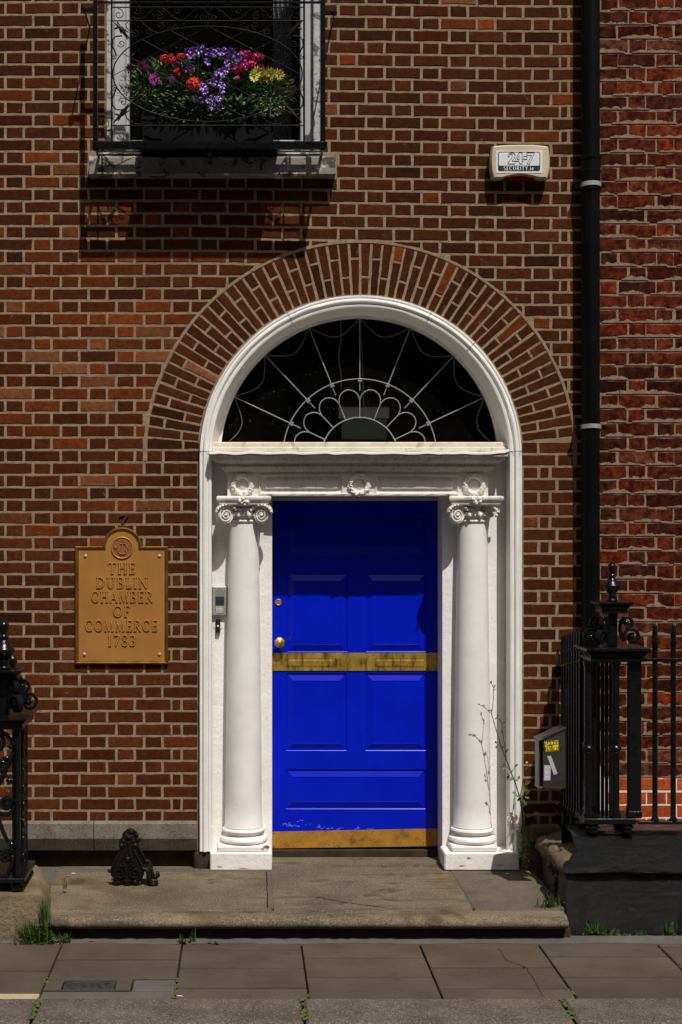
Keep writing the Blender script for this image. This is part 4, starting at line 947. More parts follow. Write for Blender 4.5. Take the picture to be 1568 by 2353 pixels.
m_ = MB(); foliage(m_, 150, 990, 350, 140, 140, .036, .040, 12, mats=2, Y0=-.23); foliage(m_, 110, 950, 500, 160, 75, .034, .022, 45, Y0=-.29, Y1=-.22); foliage(m_, 40, 1030, 240, 110, 80, .026, .024, 13, mats=2)
for px, py in ((1000, 130), (1095, 140), (1010, 185), (955, 222), (1120, 205)): stems(m_, [Q(1000, 500, -.14), Q((1000 + px) / 2, (480 + py) / 2, -.17), Q(px, py + 8, -.19)], .0028)
obj('leaves', m_, [leaf_d, leaf_g], pl, kind='stuff')
pl = plant('purple_daisy', 'bushy green daisy plant with a few magenta flowers at the left end of the trough', 'flowering plant', 330)
dm = daisy_mesh(1, [magenta, ink], 15, .029)
for px, py, s_, tz, tx in ((213, 208, .95, 50, -20), (298, 197, 1.0, 30, 10), (382, 290, 1.15, 0, 0), (340, 173, .9, 75, 0), (500, 292, .7, 20, 30), (320, 215, .6, 20, 0)):
    put('flower', dm, pl, Q(px, py, -.235), face(tx, tz, rnd.uniform(0, 40)), s_ * 1.1)
m_ = MB(); foliage(m_, 430, 335, 320, 175, 135, .034, .011, 21, Y0=-.27, mats=3, up=.55); foliage(m_, 110, 420, 215, 90, 60, .034, .012, 22, mats=3, up=.9); foliage(m_, 70, 210, 400, 90, 60, .032, .009, 23, Y0=-.28, mats=2)
for px in (240, 300, 350, 400, 450): stems(m_, [Q(340, 490, -.14), Q((340 + px) / 2, 380, -.17), Q(px, 260, -.19)], .003)
obj('leaves', m_, [leaf_g, leaf_d, leaf_l], pl, kind='stuff')
pl = plant('yellow_daisy', 'pale yellow daisies with fading ochre blooms at the right end of the trough', 'flowering plant', 1200)
dm = daisy_mesh(2, [yellow_p, leaf_o], 15, .027, .35); do = daisy_mesh(3, [leaf_o, leaf_o], 10, .026, 1.1)
for px, py, s_, tz in ((1098, 237, 1.0, 30), (1132, 241, .8, 45), (1195, 250, 1.1, 40), (1250, 258, 1.05, 30), (1076, 272, 1.05, 15)): put('flower', dm, pl, Q(px, py, -.235), face(rnd.uniform(-20, 20), tz * .6, rnd.uniform(0, 40)), s_ * 1.15)
for px, py in ((1185, 208), (1262, 242), (1290, 292), (1332, 312), (1352, 362), (1318, 355), (1268, 290), (1235, 290), (1160, 290), (1205, 222), (1345, 400), (1215, 365)): put('flower', do, pl, Q(px, py, -.22), face(rnd.uniform(-60, 60), rnd.uniform(0, 60), rnd.uniform(0, 90)), rnd.uniform(.55, .9))
m_ = MB(); foliage(m_, 300, 1180, 370, 170, 120, .034, .011, 31, Y0=-.26, mats=2, up=.5)
for px, py in ((1098, 237), (1195, 250), (1250, 258), (1330, 312), (1185, 210)): stems(m_, [Q(1190, 490, -.14), Q((1190 + px) / 2, 380, -.17), Q(px, py, -.22)], .0025)
obj('leaves', m_, [leaf_g, leaf_d], pl, kind='stuff')
pl = plant('trailing_plant', 'small lime green trailing plant hanging over the right end of the trough', 'plant', 1180)
m_ = MB(); foliage(m_, 190, 1190, 470, 100, 80, .015, .011, 41, Y0=-.30, Y1=-.20, up=-.2); foliage(m_, 30, 1130, 480, 30, 50, .013, .010, 42, Y0=-.30, Y1=-.22)
for px, py in ((1150, 500), (1190, 540), (1230, 510), (1120, 480), (1280, 470)): stems(m_, [Q(1185, 420, -.2), Q(px, 455, -.25), Q(px, py, -.26)], .0014)
obj('leaves', m_, leaf_l, pl, kind='stuff')

# ------------------------------------------------------------------ lettering: capitals drawn with strokes, thick stems and thin arms, small serifs
def stroke(x0, z0, x1, z1, w0, w1=None):
    w1 = w0 if w1 is None else w1; dx, dz = x1 - x0, z1 - z0; l = math.hypot(dx, dz) or 1; nx, nz = -dz / l, dx / l
    return [(x0 - nx*w0/2, z0 - nz*w0/2), (x1 - nx*w1/2, z1 - nz*w1/2), (x1 + nx*w1/2, z1 + nz*w1/2), (x0 + nx*w0/2, z0 + nz*w0/2)]
def bow(cx, cz, rx, rz, a0, a1, tk, tn, n=10):                        # curve thick at the sides, thin at top and bottom
    out = []; ps = [R(a0 + (a1 - a0) * i / n) for i in range(n + 1)]
    th = lambda a: tn + (tk - tn) * abs(math.cos(a)) ** 1.5
    for a, b in zip(ps, ps[1:]):
        ta, tb = th(a) / 2, th(b) / 2
        out.append([(cx + (rx - ta) * math.cos(a), cz + (rz - ta) * math.sin(a)), (cx + (rx + ta) * math.cos(a), cz + (rz + ta) * math.sin(a)), (cx + (rx + tb) * math.cos(b), cz + (rz + tb) * math.sin(b)), (cx + (rx - tb) * math.cos(b), cz + (rz - tb) * math.sin(b))])
    return out
def glyph(ch, K=.15, T=.07, F=.10, serif=True):
    S = lambda x, z, w_=.30: [stroke(x - w_/2, z, x + w_/2, z, T)] if serif else []
    V = lambda x, a=0, b=1, k=K: [stroke(x, a, x, b, k)]
    H = lambda z, a, b, t=T: [stroke(a, z, b, z, t)]
    h = T / 2
    if ch == 'T': return .78, V(.39) + H(1 - h, .02, .76) + ([stroke(.04, 1, .04, .80, T), stroke(.74, 1, .74, .80, T)] if serif else []) + S(.39, h)
    if ch == 'H': return .88, V(.16) + V(.72) + H(.52, .16, .72) + S(.16, h) + S(.72, h) + S(.16, 1-h) + S(.72, 1-h)
    if ch == 'E': return .64, V(.16) + H(1-h, .03, .58) + H(.52, .16, .48) + H(h, .03, .60) + ([stroke(.57, 1, .57, .82, T), stroke(.60, 0, .60, .2, T), stroke(.48, .43, .48, .61, T)] if serif else [])
    if ch == 'F': return .60, V(.16) + H(1-h, .03, .57) + H(.50, .16, .47) + S(.16, h) + ([stroke(.56, 1, .56, .80, T)] if serif else [])
    if ch == 'D': return .88, V(.17) + bow(.30, .5, .50, .5 - h, -90, 90, K, T, 12) + H(1-h, .03, .32) + H(h, .03, .32)
    if ch == 'U': return .84, V(.16, .33) + V(.68, .33, 1, F) + bow(.42, .36, .26, .36 - h, 180, 360, F, T) + S(.16, 1-h) + S(.68, 1-h)
    if ch == 'B': return .72, V(.17) + bow(.36, .75, .24, .25 - h, -90, 90, K, T, 8) + bow(.36, .26, .29, .26 - h, -90, 90, K, T, 8) + H(1-h, .03, .38) + H(.51, .17, .38) + H(h, .03, .38)
    if ch == 'L': return .64, V(.16) + H(h, .03, .60) + S(.16, 1-h) + ([stroke(.60, 0, .60, .2, T)] if serif else [])
    if ch == 'I': return .34, V(.17) + S(.17, h) + S(.17, 1-h)
    if ch == 'N': return .92, V(.15, 0, 1, F) + V(.77, 0, 1, F) + [stroke(.13, 1, .78, .02, K)] + S(.15, h) + S(.77, 1-h) + S(.10, 1-h, .2)
    if ch == 'C': return .84, bow(.46, .5, .40, .5 - h, 48, 312, K, T, 16) + ([stroke(.73, .98, .73, .70, T), stroke(.73, .02, .73, .26, T)] if serif else [])
    if ch == 'A': return .86, [stroke(.10, 0, .43, 1, F), stroke(.43, 1, .76, 0, K)] + H(.34, .22, .64) + S(.10, h, .24) + S(.76, h, .26)
    if ch == 'M': return 1.04, [stroke(.14, 0, .20, 1, F), stroke(.20, 1, .52, .02, K), stroke(.52, .02, .84, 1, F), stroke(.84, 1, .90, 0, K)] + S(.14, h, .24) + S(.90, h, .26) + S(.17, 1-h, .16) + S(.87, 1-h, .16)
    if ch == 'R': return .80, V(.17) + bow(.36, .74, .26, .26 - h, -90, 90, K, T, 8) + H(1-h, .03, .38) + H(.48, .17, .38) + [stroke(.38, .48, .74, .02, K)] + S(.17, h) + S(.74, h, .16)
    if ch == 'O': return .94, bow(.47, .5, .42, .5 - h, 0, 360, K, T, 24)
    if ch == 'S': return .62, bow(.31, .745, .22, .255 - h, 30, 270, K*.9, T, 9) + bow(.31, .255, .24, .255 - h, -150, 90, K*.9, T, 9)
    if ch == 'Y': return .82, V(.41, 0, .48) + [stroke(.41, .45, .10, 1, K), stroke(.41, .45, .72, 1, F)] + S(.41, h) + S(.10, 1-h, .24) + S(.72, 1-h, .22)
    if ch == '1': return .44, V(.24) + [stroke(.24, .98, .10, .82, T)] + S(.24, h)
    if ch == '7': return .62, H(1 - h*1.4, .05, .58, T*1.4) + [stroke(.56, .97, .22, 0, K)] + ([stroke(.06, 1, .06, .80, T)] if serif else [])
    if ch == '8': return .64, bow(.32, .75, .21, .25 - h, 0, 360, F, T, 16) + bow(.32, .26, .26, .26 - h, 0, 360, K, T, 16)
    if ch == '3': return .58, bow(.26, .75, .22, .25 - h, -80, 150, K*.9, T, 9) + bow(.26, .27, .26, .27 - h, -150, 85, K, T, 10)
    if ch == '2': return .66, bow(.32, .70, .24, .30 - h, -10, 175, K, T, 9) + [stroke(.53, .64, .10, .07, K*.9)] + H(h*1.6, .06, .60, T*1.6)
    if ch == '4': return .72, V(.48) + [stroke(.48, .98, .06, .36, F)] + H(.33, .04, .66, T*1.2)
    if ch == '.': return .24, V(.12, 0, .14, .14)
    if ch == 'i': return .28, V(.14, 0, .66) + V(.14, .80, .95)
    if ch == 'e': return .56, bow(.28, .33, .23, .33 - h, 20, 320, K*.9, T, 12) + H(.36, .07, .50)
    if ch == '-': return .40, [stroke(.06, .5, .34, .5, .22)]
    return .4, []
def word(text, cx, cz, h, width=None, gap=.12, **kw):
    gs = [glyph(c, **kw) if c != ' ' else (.4, []) for c in text]
    tot = sum(g[0] for g in gs) + gap * (len(gs) - 1); sx = (width / tot) if width else h
    x = cx - tot * sx / 2; out = []
    for w_, polys in gs:
        out.append([[(x + p[0] * sx, cz - h / 2 + p[1] * h) for p in q] for q in polys]); x += (w_ + gap) * sx
    return out
def letters(text, cx, cz, h, width, y, depth, mat, parent, name='letter', b=.0008, join=False, **kw):
    big = MB()
    for polys in word(text, cx, cz, h, width, **kw):
        m_ = big if join else MB()
        for i, q in enumerate(polys): m_.prism(q, y - depth - .00004 * (i % 9), y + .0004, b if b else 0)
        if not join and m_.v: obj(name, m_, mat, parent)
    if join: obj(name, big, mat, parent)

# ------------------------------------------------------------------ bronze plaque
PY = -.018
pq = thing('plaque', 'gilt bronze wall plaque with raised lettering and an anchor medallion', 'plaque', W(280, 1526, 0))
px0, px1, pz0, pz1 = X(173, PY), X(386.5, PY), Z(1526, PY), Z(1255.5, PY); pc = W(280.5, 1258, PY); hr = .122
def outline(i):
    a1 = math.asin(max(-1, min(1, (pz1 - i - pc.z) / (hr - i))))
    top = [(pc.x + (hr - i) * math.cos(a1 + (math.pi - 2*a1) * k / 24), pc.z + (hr - i) * math.sin(a1 + (math.pi - 2*a1) * k / 24)) for k in range(25)]
    return [(px0 + i, pz0 + i), (px1 - i, pz0 + i), (px1 - i, pz1 - i), (top[0][0] + .002, pz1 - i)] + top + [(top[-1][0] - .002, pz1 - i), (px0 + i, pz1 - i)]
m_ = MB(); m_.loft([[(x, y, z) for x, z in outline(i)] for i, y in ((0, -.002), (0, PY), (.004, PY - .004), (.010, PY - .004), (.013, PY - .001), (.018, PY - .0005), (.021, PY + .004), (.0215, PY + .004))], cap=False); obj('border', m_, bronze_edge, pq)
m_ = MB(); m_.prism(outline(.0205), PY + .004, -.003); obj('plate', m_, bronze, pq)
md = W(281, 1259, PY)
m_ = MB(); m_.torus((md.x, PY + .001, md.z), .064, .0045, 40, 8); obj('medallion_rim', m_, bronze, pq, smooth=60)
m_ = MB(); m_.loft([[(md.x + r_ * math.cos(2*math.pi*k/40), y, md.z + r_ * math.sin(2*math.pi*k/40)) for k in range(40)] for r_, y in ((.064, PY + .004), (.062, PY + .0005), (.03, PY + .0002))]); obj('medallion', m_, bronze_bg, pq)
m_ = MB(); y_ = PY - .003
m_.tube([(md.x + .002, y_, md.z + .038), (md.x + .002, y_, md.z - .036)], .0034, 6); m_.tube([(md.x - .013, y_, md.z + .025), (md.x + .017, y_, md.z + .027)], .0028, 6)
m_.tube([(md.x + .002 + .026 * math.sin(R(a)), y_, md.z - .012 - .026 * math.cos(R(a))) for a in range(-80, 81, 10)], .0034, 6)
m_.tube([(md.x + .012, y_, md.z + .046), (md.x + .022, y_ - .001, md.z + .018), (md.x + .038, y_, md.z - .008)], .0022, 5); m_.torus((md.x + .002, y_, md.z + .043), .006, .0018, 12, 6)
m_.prism([(md.x + .002 - .028, md.z - .004), (md.x - .014, md.z - .014), (md.x - .026, md.z - .018)], y_ - .003, y_ + .004); m_.prism([(md.x + .032, md.z - .004), (md.x + .018, md.z - .014), (md.x + .030, md.z - .018)], y_ - .003, y_ + .004)
obj('anchor', m_, bronze, pq, smooth=40)
m_ = MB(); m_.prism([(md.x - .040 + (.0125 if i % 2 == 0 else .005) * math.sin(R(36*i)), md.z + .002 + (.0125 if i % 2 == 0 else .005) * math.cos(R(36*i))) for i in range(10)], y_ - .002, y_ + .004, .002); obj('star', m_, bronze, pq)
shadow_rims = MB()  # dark outlines behind the letters, painted in as their shadow edges
for text, y, x0_, x1_ in (('THE', 1306, 249, 311), ('DUBLIN', 1339, 221, 340), ('CHAMBER', 1371.5, 210, 351), ('OF', 1405, 260.5, 299), ('COMMERCE', 1438, 196, 362), ('1783', 1472, 247, 312)):
    letters(text, X((x0_ + x1_) / 2, PY), Z(y, PY), 25.5 / 376, (x1_ - x0_) / 376, PY + .004, .0062, bronze_letter, pq, b=.0010, K=.115, T=.05, F=.08, gap=.17)
    for polys in word(text, X((x0_ + x1_) / 2, PY), Z(y, PY), 25.5 / 376, (x1_ - x0_) / 376, K=.235, T=.17, F=.20, gap=.17):
        for q in polys: shadow_rims.prism(q, PY + .0036 - .000012 * (len(shadow_rims.f) % 29), PY + .0042)
obj('letter_shadow', shadow_rims, M('letter_shadow_bronze', (.15, .058, .012), (.21, .085, .018), 60, .6, .2), pq, kind='stuff')
for x, y in ((196.5, 1277.5), (366.5, 1277.5), (194, 1503.5), (366.5, 1503.5)):
    c = W(x, y, PY); m_ = MB(); m_.loft([[(c.x + r_ * math.cos(R(30*k)) * (1 if k % 2 else .86), yy, c.z + r_ * math.sin(R(30*k)) * (1 if k % 2 else .86)) for k in range(12)] for r_, yy in ((.0105, PY + .004), (.0105, PY), (.006, PY - .003))]); obj('screw', m_, zinc, pq)
nm = thing('house_number', 'dark bronze number 7 fixed to the brick just above the plaque', 'number', W(284, 1210, 0))
m_ = MB(); c = W(284, 1196, -.02); hh = .078
for q in ([(-.026, .5), (.030, .5), (.030, .36), (-.026, .36)],): m_.prism([(c.x + x, c.z + z * hh) for x, z in q], -.013, -.0045, .002)
m_.prism([(c.x + x, c.z + z * hh) for x, z in ((.028, .36), (.006, -.02), (-.001, -.30), (.000, -.5), (-.017, -.5), (-.016, -.25), (-.006, .06), (.012, .36))], -.0125, -.004, .002)
m_.prism([(c.x - .026, c.z + .36 * hh), (c.x - .018, c.z + .36 * hh), (c.x - .0205, c.z + .26 * hh), (c.x - .0255, c.z + .26 * hh)], -.0122, -.0042)
obj('numeral', m_, bronze_dk, nm)

# ------------------------------------------------------------------ alarm box
AY = -.085
al = thing('alarm_box', 'cream plastic alarm box with a white and navy sticker high on the brick wall', 'alarm box', W(1196, 413, 0))
ac = W(1196.5, 371, AY); ah, av = 69.5 / 378.6, 40 / 378.6
def aout(k, y, bottom=True):
    pts = []
    for i in range(17):
        t = -1 + i / 8; pts.append((ac.x + ah * k * t * .94, y, ac.z + k * (av * (1 - .10 * abs(t) ** 3) )))
    for i in range(1, 7): t = 1 - i / 3.5; pts.append((ac.x + ah * k * (1 - .05 * t * t), y, ac.z + k * av * .86 * t))
    for i in range(17):
        t = 1 - i / 8; arch_ = .20 * max(0, 1 - (t / .72) ** 2) if bottom else 0
        pts.append((ac.x + ah * k * t * .92, y, ac.z - k * av * (.98 - arch_)))
    for i in range(1, 7): t = -1 + i / 3.5; pts.append((ac.x - ah * k * (1 - .05 * t * t), y, ac.z + k * av * .86 * t))
    return pts
m_ = MB(); m_.loft([aout(.93, 0), aout(.98, -.01), aout(1, -.05), aout(.985, -.07), aout(.94, -.082), aout(.90, AY)]); obj('casing', m_, cream, al, smooth=30)
m_ = MB(); m_.loft([[(ac.x + ah * .6 * math.cos(R(a)), y, ac.z - av * .80 + av * .20 * math.sin(R(a))) for a in range(0, 360, 20)] for y in (0, -.06)]); obj('strobe_lens', m_, red_lens, al)
sx0, sx1, sz0, sz1 = X(1140, AY), X(1247, AY), Z(398, AY), Z(346.5, AY)
sy = AY - .0004
stk = MB(); stk.box(sx0, sx1, AY - .002, AY + .004, sz0, sz1, .0006); sk = obj('sticker', stk, sticker_w, al)
def rrect(x0, x1, z0, z1, r):
    out = []
    for (cx, cz, a) in ((x1 - r, z1 - r, 0), (x0 + r, z1 - r, 90), (x0 + r, z0 + r, 180), (x1 - r, z0 + r, 270)):
        out += [(cx + r * math.cos(R(a + 22.5*i)), cz + r * math.sin(R(a + 22.5*i))) for i in range(5)]
    return out
bx0, bx1, bz0, bz1 = X(1144.5, AY), X(1241.5, AY), Z(393, AY), Z(349, AY)
m_ = MB(); m_.prism(rrect(bx0, bx1, bz0, bz1, .012), AY - .0032, AY - .0015); obj('print', m_, navy, sk)
m_ = MB(); m_.prism(rrect(bx0 + .005, bx1 - .005, Z(381, AY), bz1 - .005, .008), AY - .0044, AY - .003); obj('print', m_, sticker_w, sk)
letters('SECURITY.ie', X(1192, AY), Z(387, AY), 9.2 / 378.6, 69 / 378.6, AY - .003, .0012, paper_white, sk, 'lettering', b=0, join=True, K=.15, T=.09, F=.12, serif=False, gap=.18)
# large outlined figures: navy shape with a paler, thinner one laid over it
def outlined(polys_list, y):
    a, b = MB(), MB()
    for polys in polys_list:
        for q in polys: a.prism(q, y - .0008 - .00003 * (len(a.f) % 7), y + .001)
    return a
T0 = AY - .0042; cx_ = X(1193, AY); cz_ = Z(364, AY); s_ = 26 / 378.6
big = {'2': [(.02, .68), (.12, .90), (.32, 1.0), (.55, .96), (.68, .78), (.62, .55), (.40, .26), (.68, .24), (.66, .0), (.0, .0), (.02, .10), (.34, .48), (.44, .72), (.36, .88), (.24, .86), (.16, .70), (.10, .62)],
       '4': [(.0, .38), (.36, 1.0), (.62, 1.0), (.62, .40), (.72, .40), (.72, .24), (.62, .24), (.62, 0), (.36, 0), (.36, .24), (.0, .24)],
       '-': [(.0, .40), (.28, .40), (.28, .68), (.0, .68)],
       '7': [(.0, .76), (.0, 1.0), (.66, 1.0), (.66, .94), (.24, .0), (.0, .0), (.44, .76)]}
m_ = MB(); xo = cx_ - 1.02 * s_
for ch, adv in (('2', .68), ('4', .76), ('-', .27), ('7', .66)):
    pts = [(xo + x * s_ * .98, cz_ - s_ * .5 + z * s_) for x, z in big[ch]]
    m_.tube([(x, T0 - .0012, z) for x, z in pts + pts[:2]], .0017, 4); xo += adv * s_
pts = [(cx_ - 1.02 * s_ + (.68 + .14) * s_, .40), (cx_ - 1.02 * s_ + (.68 + .36) * s_, .40), (cx_ - 1.02 * s_ + (.68 + .36) * s_, .76)]
m_.tube([(x, T0 - .0012, cz_ - s_ * .5 + z * s_) for x, z in pts + pts[:2]], .0015, 4)
obj('lettering', m_, navy, sk)

# ------------------------------------------------------------------ entry phone and bell on the panel left of the column
ip = thing('entry_phone', 'brushed steel door entry phone with a dark screen on the white panel', 'intercom', W(505, 1415, NY))
y_ = NY - .028; q0, q1 = X(488, y_), X(522.5, y_); zz0, zz1 = Z(1415, y_), Z(1347, y_)
m_ = MB(); m_.box(q0, q1, y_, NY, zz0, zz1, .007); obj('housing', m_, steel, ip)
m_ = MB(); cxm = (q0 + q1) / 2
m_.prism([(cxm + .029 * math.cos(R(a)), (Z(1362, y_) if a < 180 else Z(1400, y_)) + .026 * math.sin(R(a))) for a in range(0, 360, 18)], y_ - .002, y_ + .001); obj('face_plate', m_, M('grey_face_plate', (.17, .18, .17), rough=.45), ip)
m_ = MB(); m_.box(cxm - .027, cxm + .027, y_ - .003, y_ - .001, Z(1391, y_), Z(1371, y_)); obj('screen', m_, dark_screen, ip)
m_ = MB()
for i in range(6):
    for j in range(5): m_.box(cxm - .021 + i * .0078, cxm - .0165 + i * .0078, y_ - .0032, y_ - .001, Z(1394 + j * 3, y_) - .004, Z(1394 + j * 3, y_))
obj('speaker_grid', m_, paper_white, ip, kind='stuff')
m_ = MB(); m_.ball((cxm, y_, Z(1351, y_)), .004, 8, 4, (1, .4, 1)); obj('screw', m_, bronze_dk, ip)
bl = thing('door_bell', 'small black bell push on a round white plate below the entry phone', 'door bell', W(501.5, 1455, NY))
b0 = W(501.5, 1438, NY)
m_ = MB(); m_.loft([[(b0.x + r_ * math.cos(R(15*k)), y, b0.z + r_ * math.sin(R(15*k))) for k in range(24)] for r_, y in ((.028, NY), (.028, NY - .003), (.026, NY - .004))]); obj('back_plate', m_, white, bl)
m_ = MB(); m_.box(b0.x - .014, b0.x + .014, NY - .024, NY - .003, b0.z - .046, b0.z + .046, .005); obj('push_body', m_, bell_black, bl)
m_ = MB(); m_.box(b0.x - .005, b0.x + .005, NY - .027, NY - .023, b0.z - .005, b0.z + .005, .001); obj('button', m_, sticker_w, bl)

# ------------------------------------------------------------------ downpipe
DPY = -.085
dp = thing('downpipe', 'black drainpipe running down the joint between the brown and the red brick wall', 'drainpipe', W(1357, 1900, DPY))
pxc = X(1357.5, DPY); pr_ = .0555
m_ = MB(); m_.lathe([(pr_, -1.5), (pr_, 6.3)], pxc, DPY, 28); obj('pipe', m_, pvc, dp, smooth=60)
for y0_, y1_, e in ((362, 436, .004), (392, 398, .006), (361, 367, .0075), (432, 438, .006)):
    m_ = MB(); za, zb2 = Z(y1_, DPY), Z(y0_, DPY); m_.lathe([(pr_, za - .002), (pr_ + e, za), (pr_ + e, zb2), (pr_, zb2 + .004)], pxc, DPY, 28); obj('socket', m_, pvc, dp, smooth=40)
for yd in (427, 982):
    m_ = MB(); zc = Z(yd, DPY); n = 20
    m_.loft([[(pxc + r_ * math.cos(R(180 + 180*i/n)), DPY + r_ * math.sin(R(180 + 180*i/n)), zc + h + .006 * abs(math.sin(R(180*i/n)))) for r_, h in ((pr_ + .0085, -.013), (pr_ + .0085, .013), (pr_ + .004, .013), (pr_ + .004, -.013))] for i in range(n + 1)]); obj('strap', m_, zinc, dp, smooth=30)
    for s_ in (-1, 1):
        m_ = MB(); m_.box(pxc + s_ * .058, pxc + s_ * .090, DPY - .006, DPY + .006, zc - .014, zc + .014, .002); m_.box(pxc + s_ * .073, pxc + s_ * .083, DPY, .0, zc - .008, zc + .008); obj('bracket', m_, iron, dp)

# ------------------------------------------------------------------ the neighbouring red brick building
nb = thing('red_brick_building', 'old red brick building wall right of the drainpipe with smeared mortar', 'building', (2.2, 0, 0))
NYB = .0; NX0, NX1 = X(1354), 3.4
m_ = MB(); m_.box(NX0, NX1, .0014, .4, Z(1762), 6.1); nwall = obj('wall', m_, old_mortar, nb)
m_ = MB(); m_.box(NX0, NX1, .0012, .4, Z(1902), Z(1762)); nbase = obj('lower_wall', m_, white_mortar, nb)
m_ = MB(); m_.box(NX0, NX1, -.02, .4, -2.0, Z(1901), .01); obj('concrete_base', m_, plinth_granite, nb)
P2_ = 129.4 / 375; S2, H2, B2 = .2215, .0985, .0715
rest2 = MB(); count = 0
k2 = []
def old_brick(mb, l, h, tn=None, cx=0, cz=0):
    brick_add(mb, [(cx - l/2, cz - h/2), (cx + l/2, cz - h/2), (cx + l/2, cz + h/2), (cx - l/2, cz + h/2)], tn, seg=.045, j=.0032, y0=-.0022, back=.02)
for l in (S2, H2):
    grp = []
    for i in range(6): b_ = MB(); old_brick(b_, l, B2); grp.append(mesh_of('brick', b_, old_o))
    k2.append(grp)
ncen = X(1464)
for k in range(-14, 54):
    zc = Z(26.9 + 32.65 * k) - B2 / 2
    sh_ = 0 if k % 2 == 0 else P2_ / 2
    for n in range(-3, 8):
        for which, c_, l in ((1, ncen + sh_ + n * P2_, H2), (0, ncen + sh_ + P2_ / 2 + n * P2_, S2)):
            c_ += rnd.uniform(-.006, .006)
            if c_ - l / 2 < NX0 or c_ + l / 2 > NX1: continue
            tn = (min(1, max(0, rnd.gauss(.40, .26))), min(1, max(0, rnd.gauss(.45, .2))), rnd.uniform(.4, .8) if rnd.random() < .08 else rnd.uniform(0, .15))
            if count < 290 and X(1372) < c_ + l / 2 and c_ - l / 2 < X(1572) and -.05 < zc < Z(-5):
                put('brick', k2[which][rnd.randrange(6)], nwall, (c_, rnd.uniform(-.0006, .0004), zc + rnd.uniform(-.002, .002)), (0, rnd.gauss(0, .006), 0), color=(*tn, 1)); count += 1
            else: old_brick(rest2, l, B2, tn, c_, zc)
old_t = brick_mat('red_stock_brick_mass', 'tint', *OLD, blotch=True)
obj('brickwork', rest2, old_t, nwall, kind='stuff')
sm = MB()                                            # flush pointing left in wavy lips along the lower edge of the courses
for k in range(-2, 54):
    zc = Z(26.9 + 32.65 * k) - B2
    x = NX0 + rnd.uniform(0, .2)
    while x < 2.2:
        L = rnd.uniform(.10, .45); n = max(3, int(L / .010)); base_ = rnd.uniform(.004, .017); pts = []
        for i in range(n + 1):
            t = i / n; hgt = (base_ + .004 * math.sin(i * .9 + base_ * 900) + rnd.uniform(-.004, .004)) * min(1, 4 * t, 4 * (1 - t)); pts.append((x + L * t, max(-.001, hgt)))
        for (xa, ha), (xb, hb) in zip(pts, pts[1:]): sm.add([(xa, -.003, zc - .006), (xb, -.003, zc - .006), (xb, -.0028, zc + hb), (xa, -.0028, zc + ha), (xa, .004, zc + ha + .0015), (xb, .004, zc + hb + .0015)], [(0, 1, 2, 3), (3, 2, 5, 4)])
        x += L + rnd.uniform(.0, .14)
obj('smeared_mortar', sm, old_mortar, nwall, kind='stuff')
for r_, yt in enumerate((1761, 1789.5, 1821, 1851, 1881)):
    zt = Z(yt); h = 25.5 / 375 if r_ < 4 else 20 / 375; p = 138 / 375
    for n in range(-2, 6):
        for c_, l in ((X(1509) + (p / 2 if r_ % 2 else 0) + n * p, .115), (X(1509) + (p / 2 if r_ % 2 else 0) + p / 2 + n * p, .238)):
            if c_ - l/2 < NX0 or c_ + l/2 > NX1: continue
            b_ = MB(); brick_add(b_, [(c_ - l/2, zt - h), (c_ + l/2, zt - h), (c_ + l/2, zt), (c_ - l/2, zt)], j=.0010); o = obj('brick', b_, orange_o, nbase); o.color = (rnd.random() * (.8 if r_ < 2 else .3), rnd.uniform(.35, .75), rnd.uniform(0, .1), 1)

# ------------------------------------------------------------------ right: stone plinth and iron railing round the basement area
pz = thing('area_plinth', 'low stone plinth painted black on the street side and bare brown granite beside the step', 'plinth', (1.1, -.9, 0))
FX, FY = 1.055, -.935                                                # corner of the plinth
pp = [(0, -.06), (.004, .10), (0, .30), (.004, .318), (.020, .325), (.030, .340), (.031, .362), (.022, .382), (.002, .392), (-.02, .398), (-.032, .412), (-.05, .420), (-.075, .428), (-.088, .446), (-.115, .462), (-.15, .474), (-.19, .500), (-.24, .512), (-.42, .514), (-.44, .49), (-.44, -.06)]
def wob(i, j, a=.006): return random.Random(i * 91 + j * 7).uniform(-a, a)
xb = [FX + .0] + [FX + .07 * i for i in range(1, 40)]
cuts = (0, 15, 29, 39)
for a, b in zip(cuts, cuts[1:]):
    m_ = MB(); rings = []
    for i in range(a, b + 1):
        e = .012 if (i == a and a) or (i == b and b < 39) else 0
        rings.append([((FX - min(o, .31) if i == 0 else xb[i] + (.006 if i == a else -.006 if i == b else 0)), FY - o + e + (wob(i, j) if 1 < j < 17 else 0), max(z - e * .6, -.06) + (wob(i + 50, j, .004) if 3 < j < 17 else 0)) for j, (o, z) in enumerate(pp)])
    m_.loft(rings); obj('plinth_stone', m_, black_stone, pz, smooth=60)
ps = [(0, -.06), (.004, .14), (0, .27), (.006, .285), (.030, .30), (.045, .325), (.046, .352), (.032, .378), (.004, .392), (-.03, .398), (-.06, .412), (-.10, .424), (-.14, .452), (-.19, .478), (-.235, .490), (-.28, .495), (-.28, -.06)]
def blackz(t):
    tt = sorted((-o, z) for o, z in pp if z > .3 and o <= .03)
    for (o0, z0), (o1, z1) in zip(tt, tt[1:]):
        if o0 <= t <= o1: return z0 + (z1 - z0) * (t - o0) / max(1e-6, o1 - o0)
    return .514 if t > 0 else .34
yb = [FY + .0] + [FY + .062 * i for i in range(1, 15)] + [-.012]
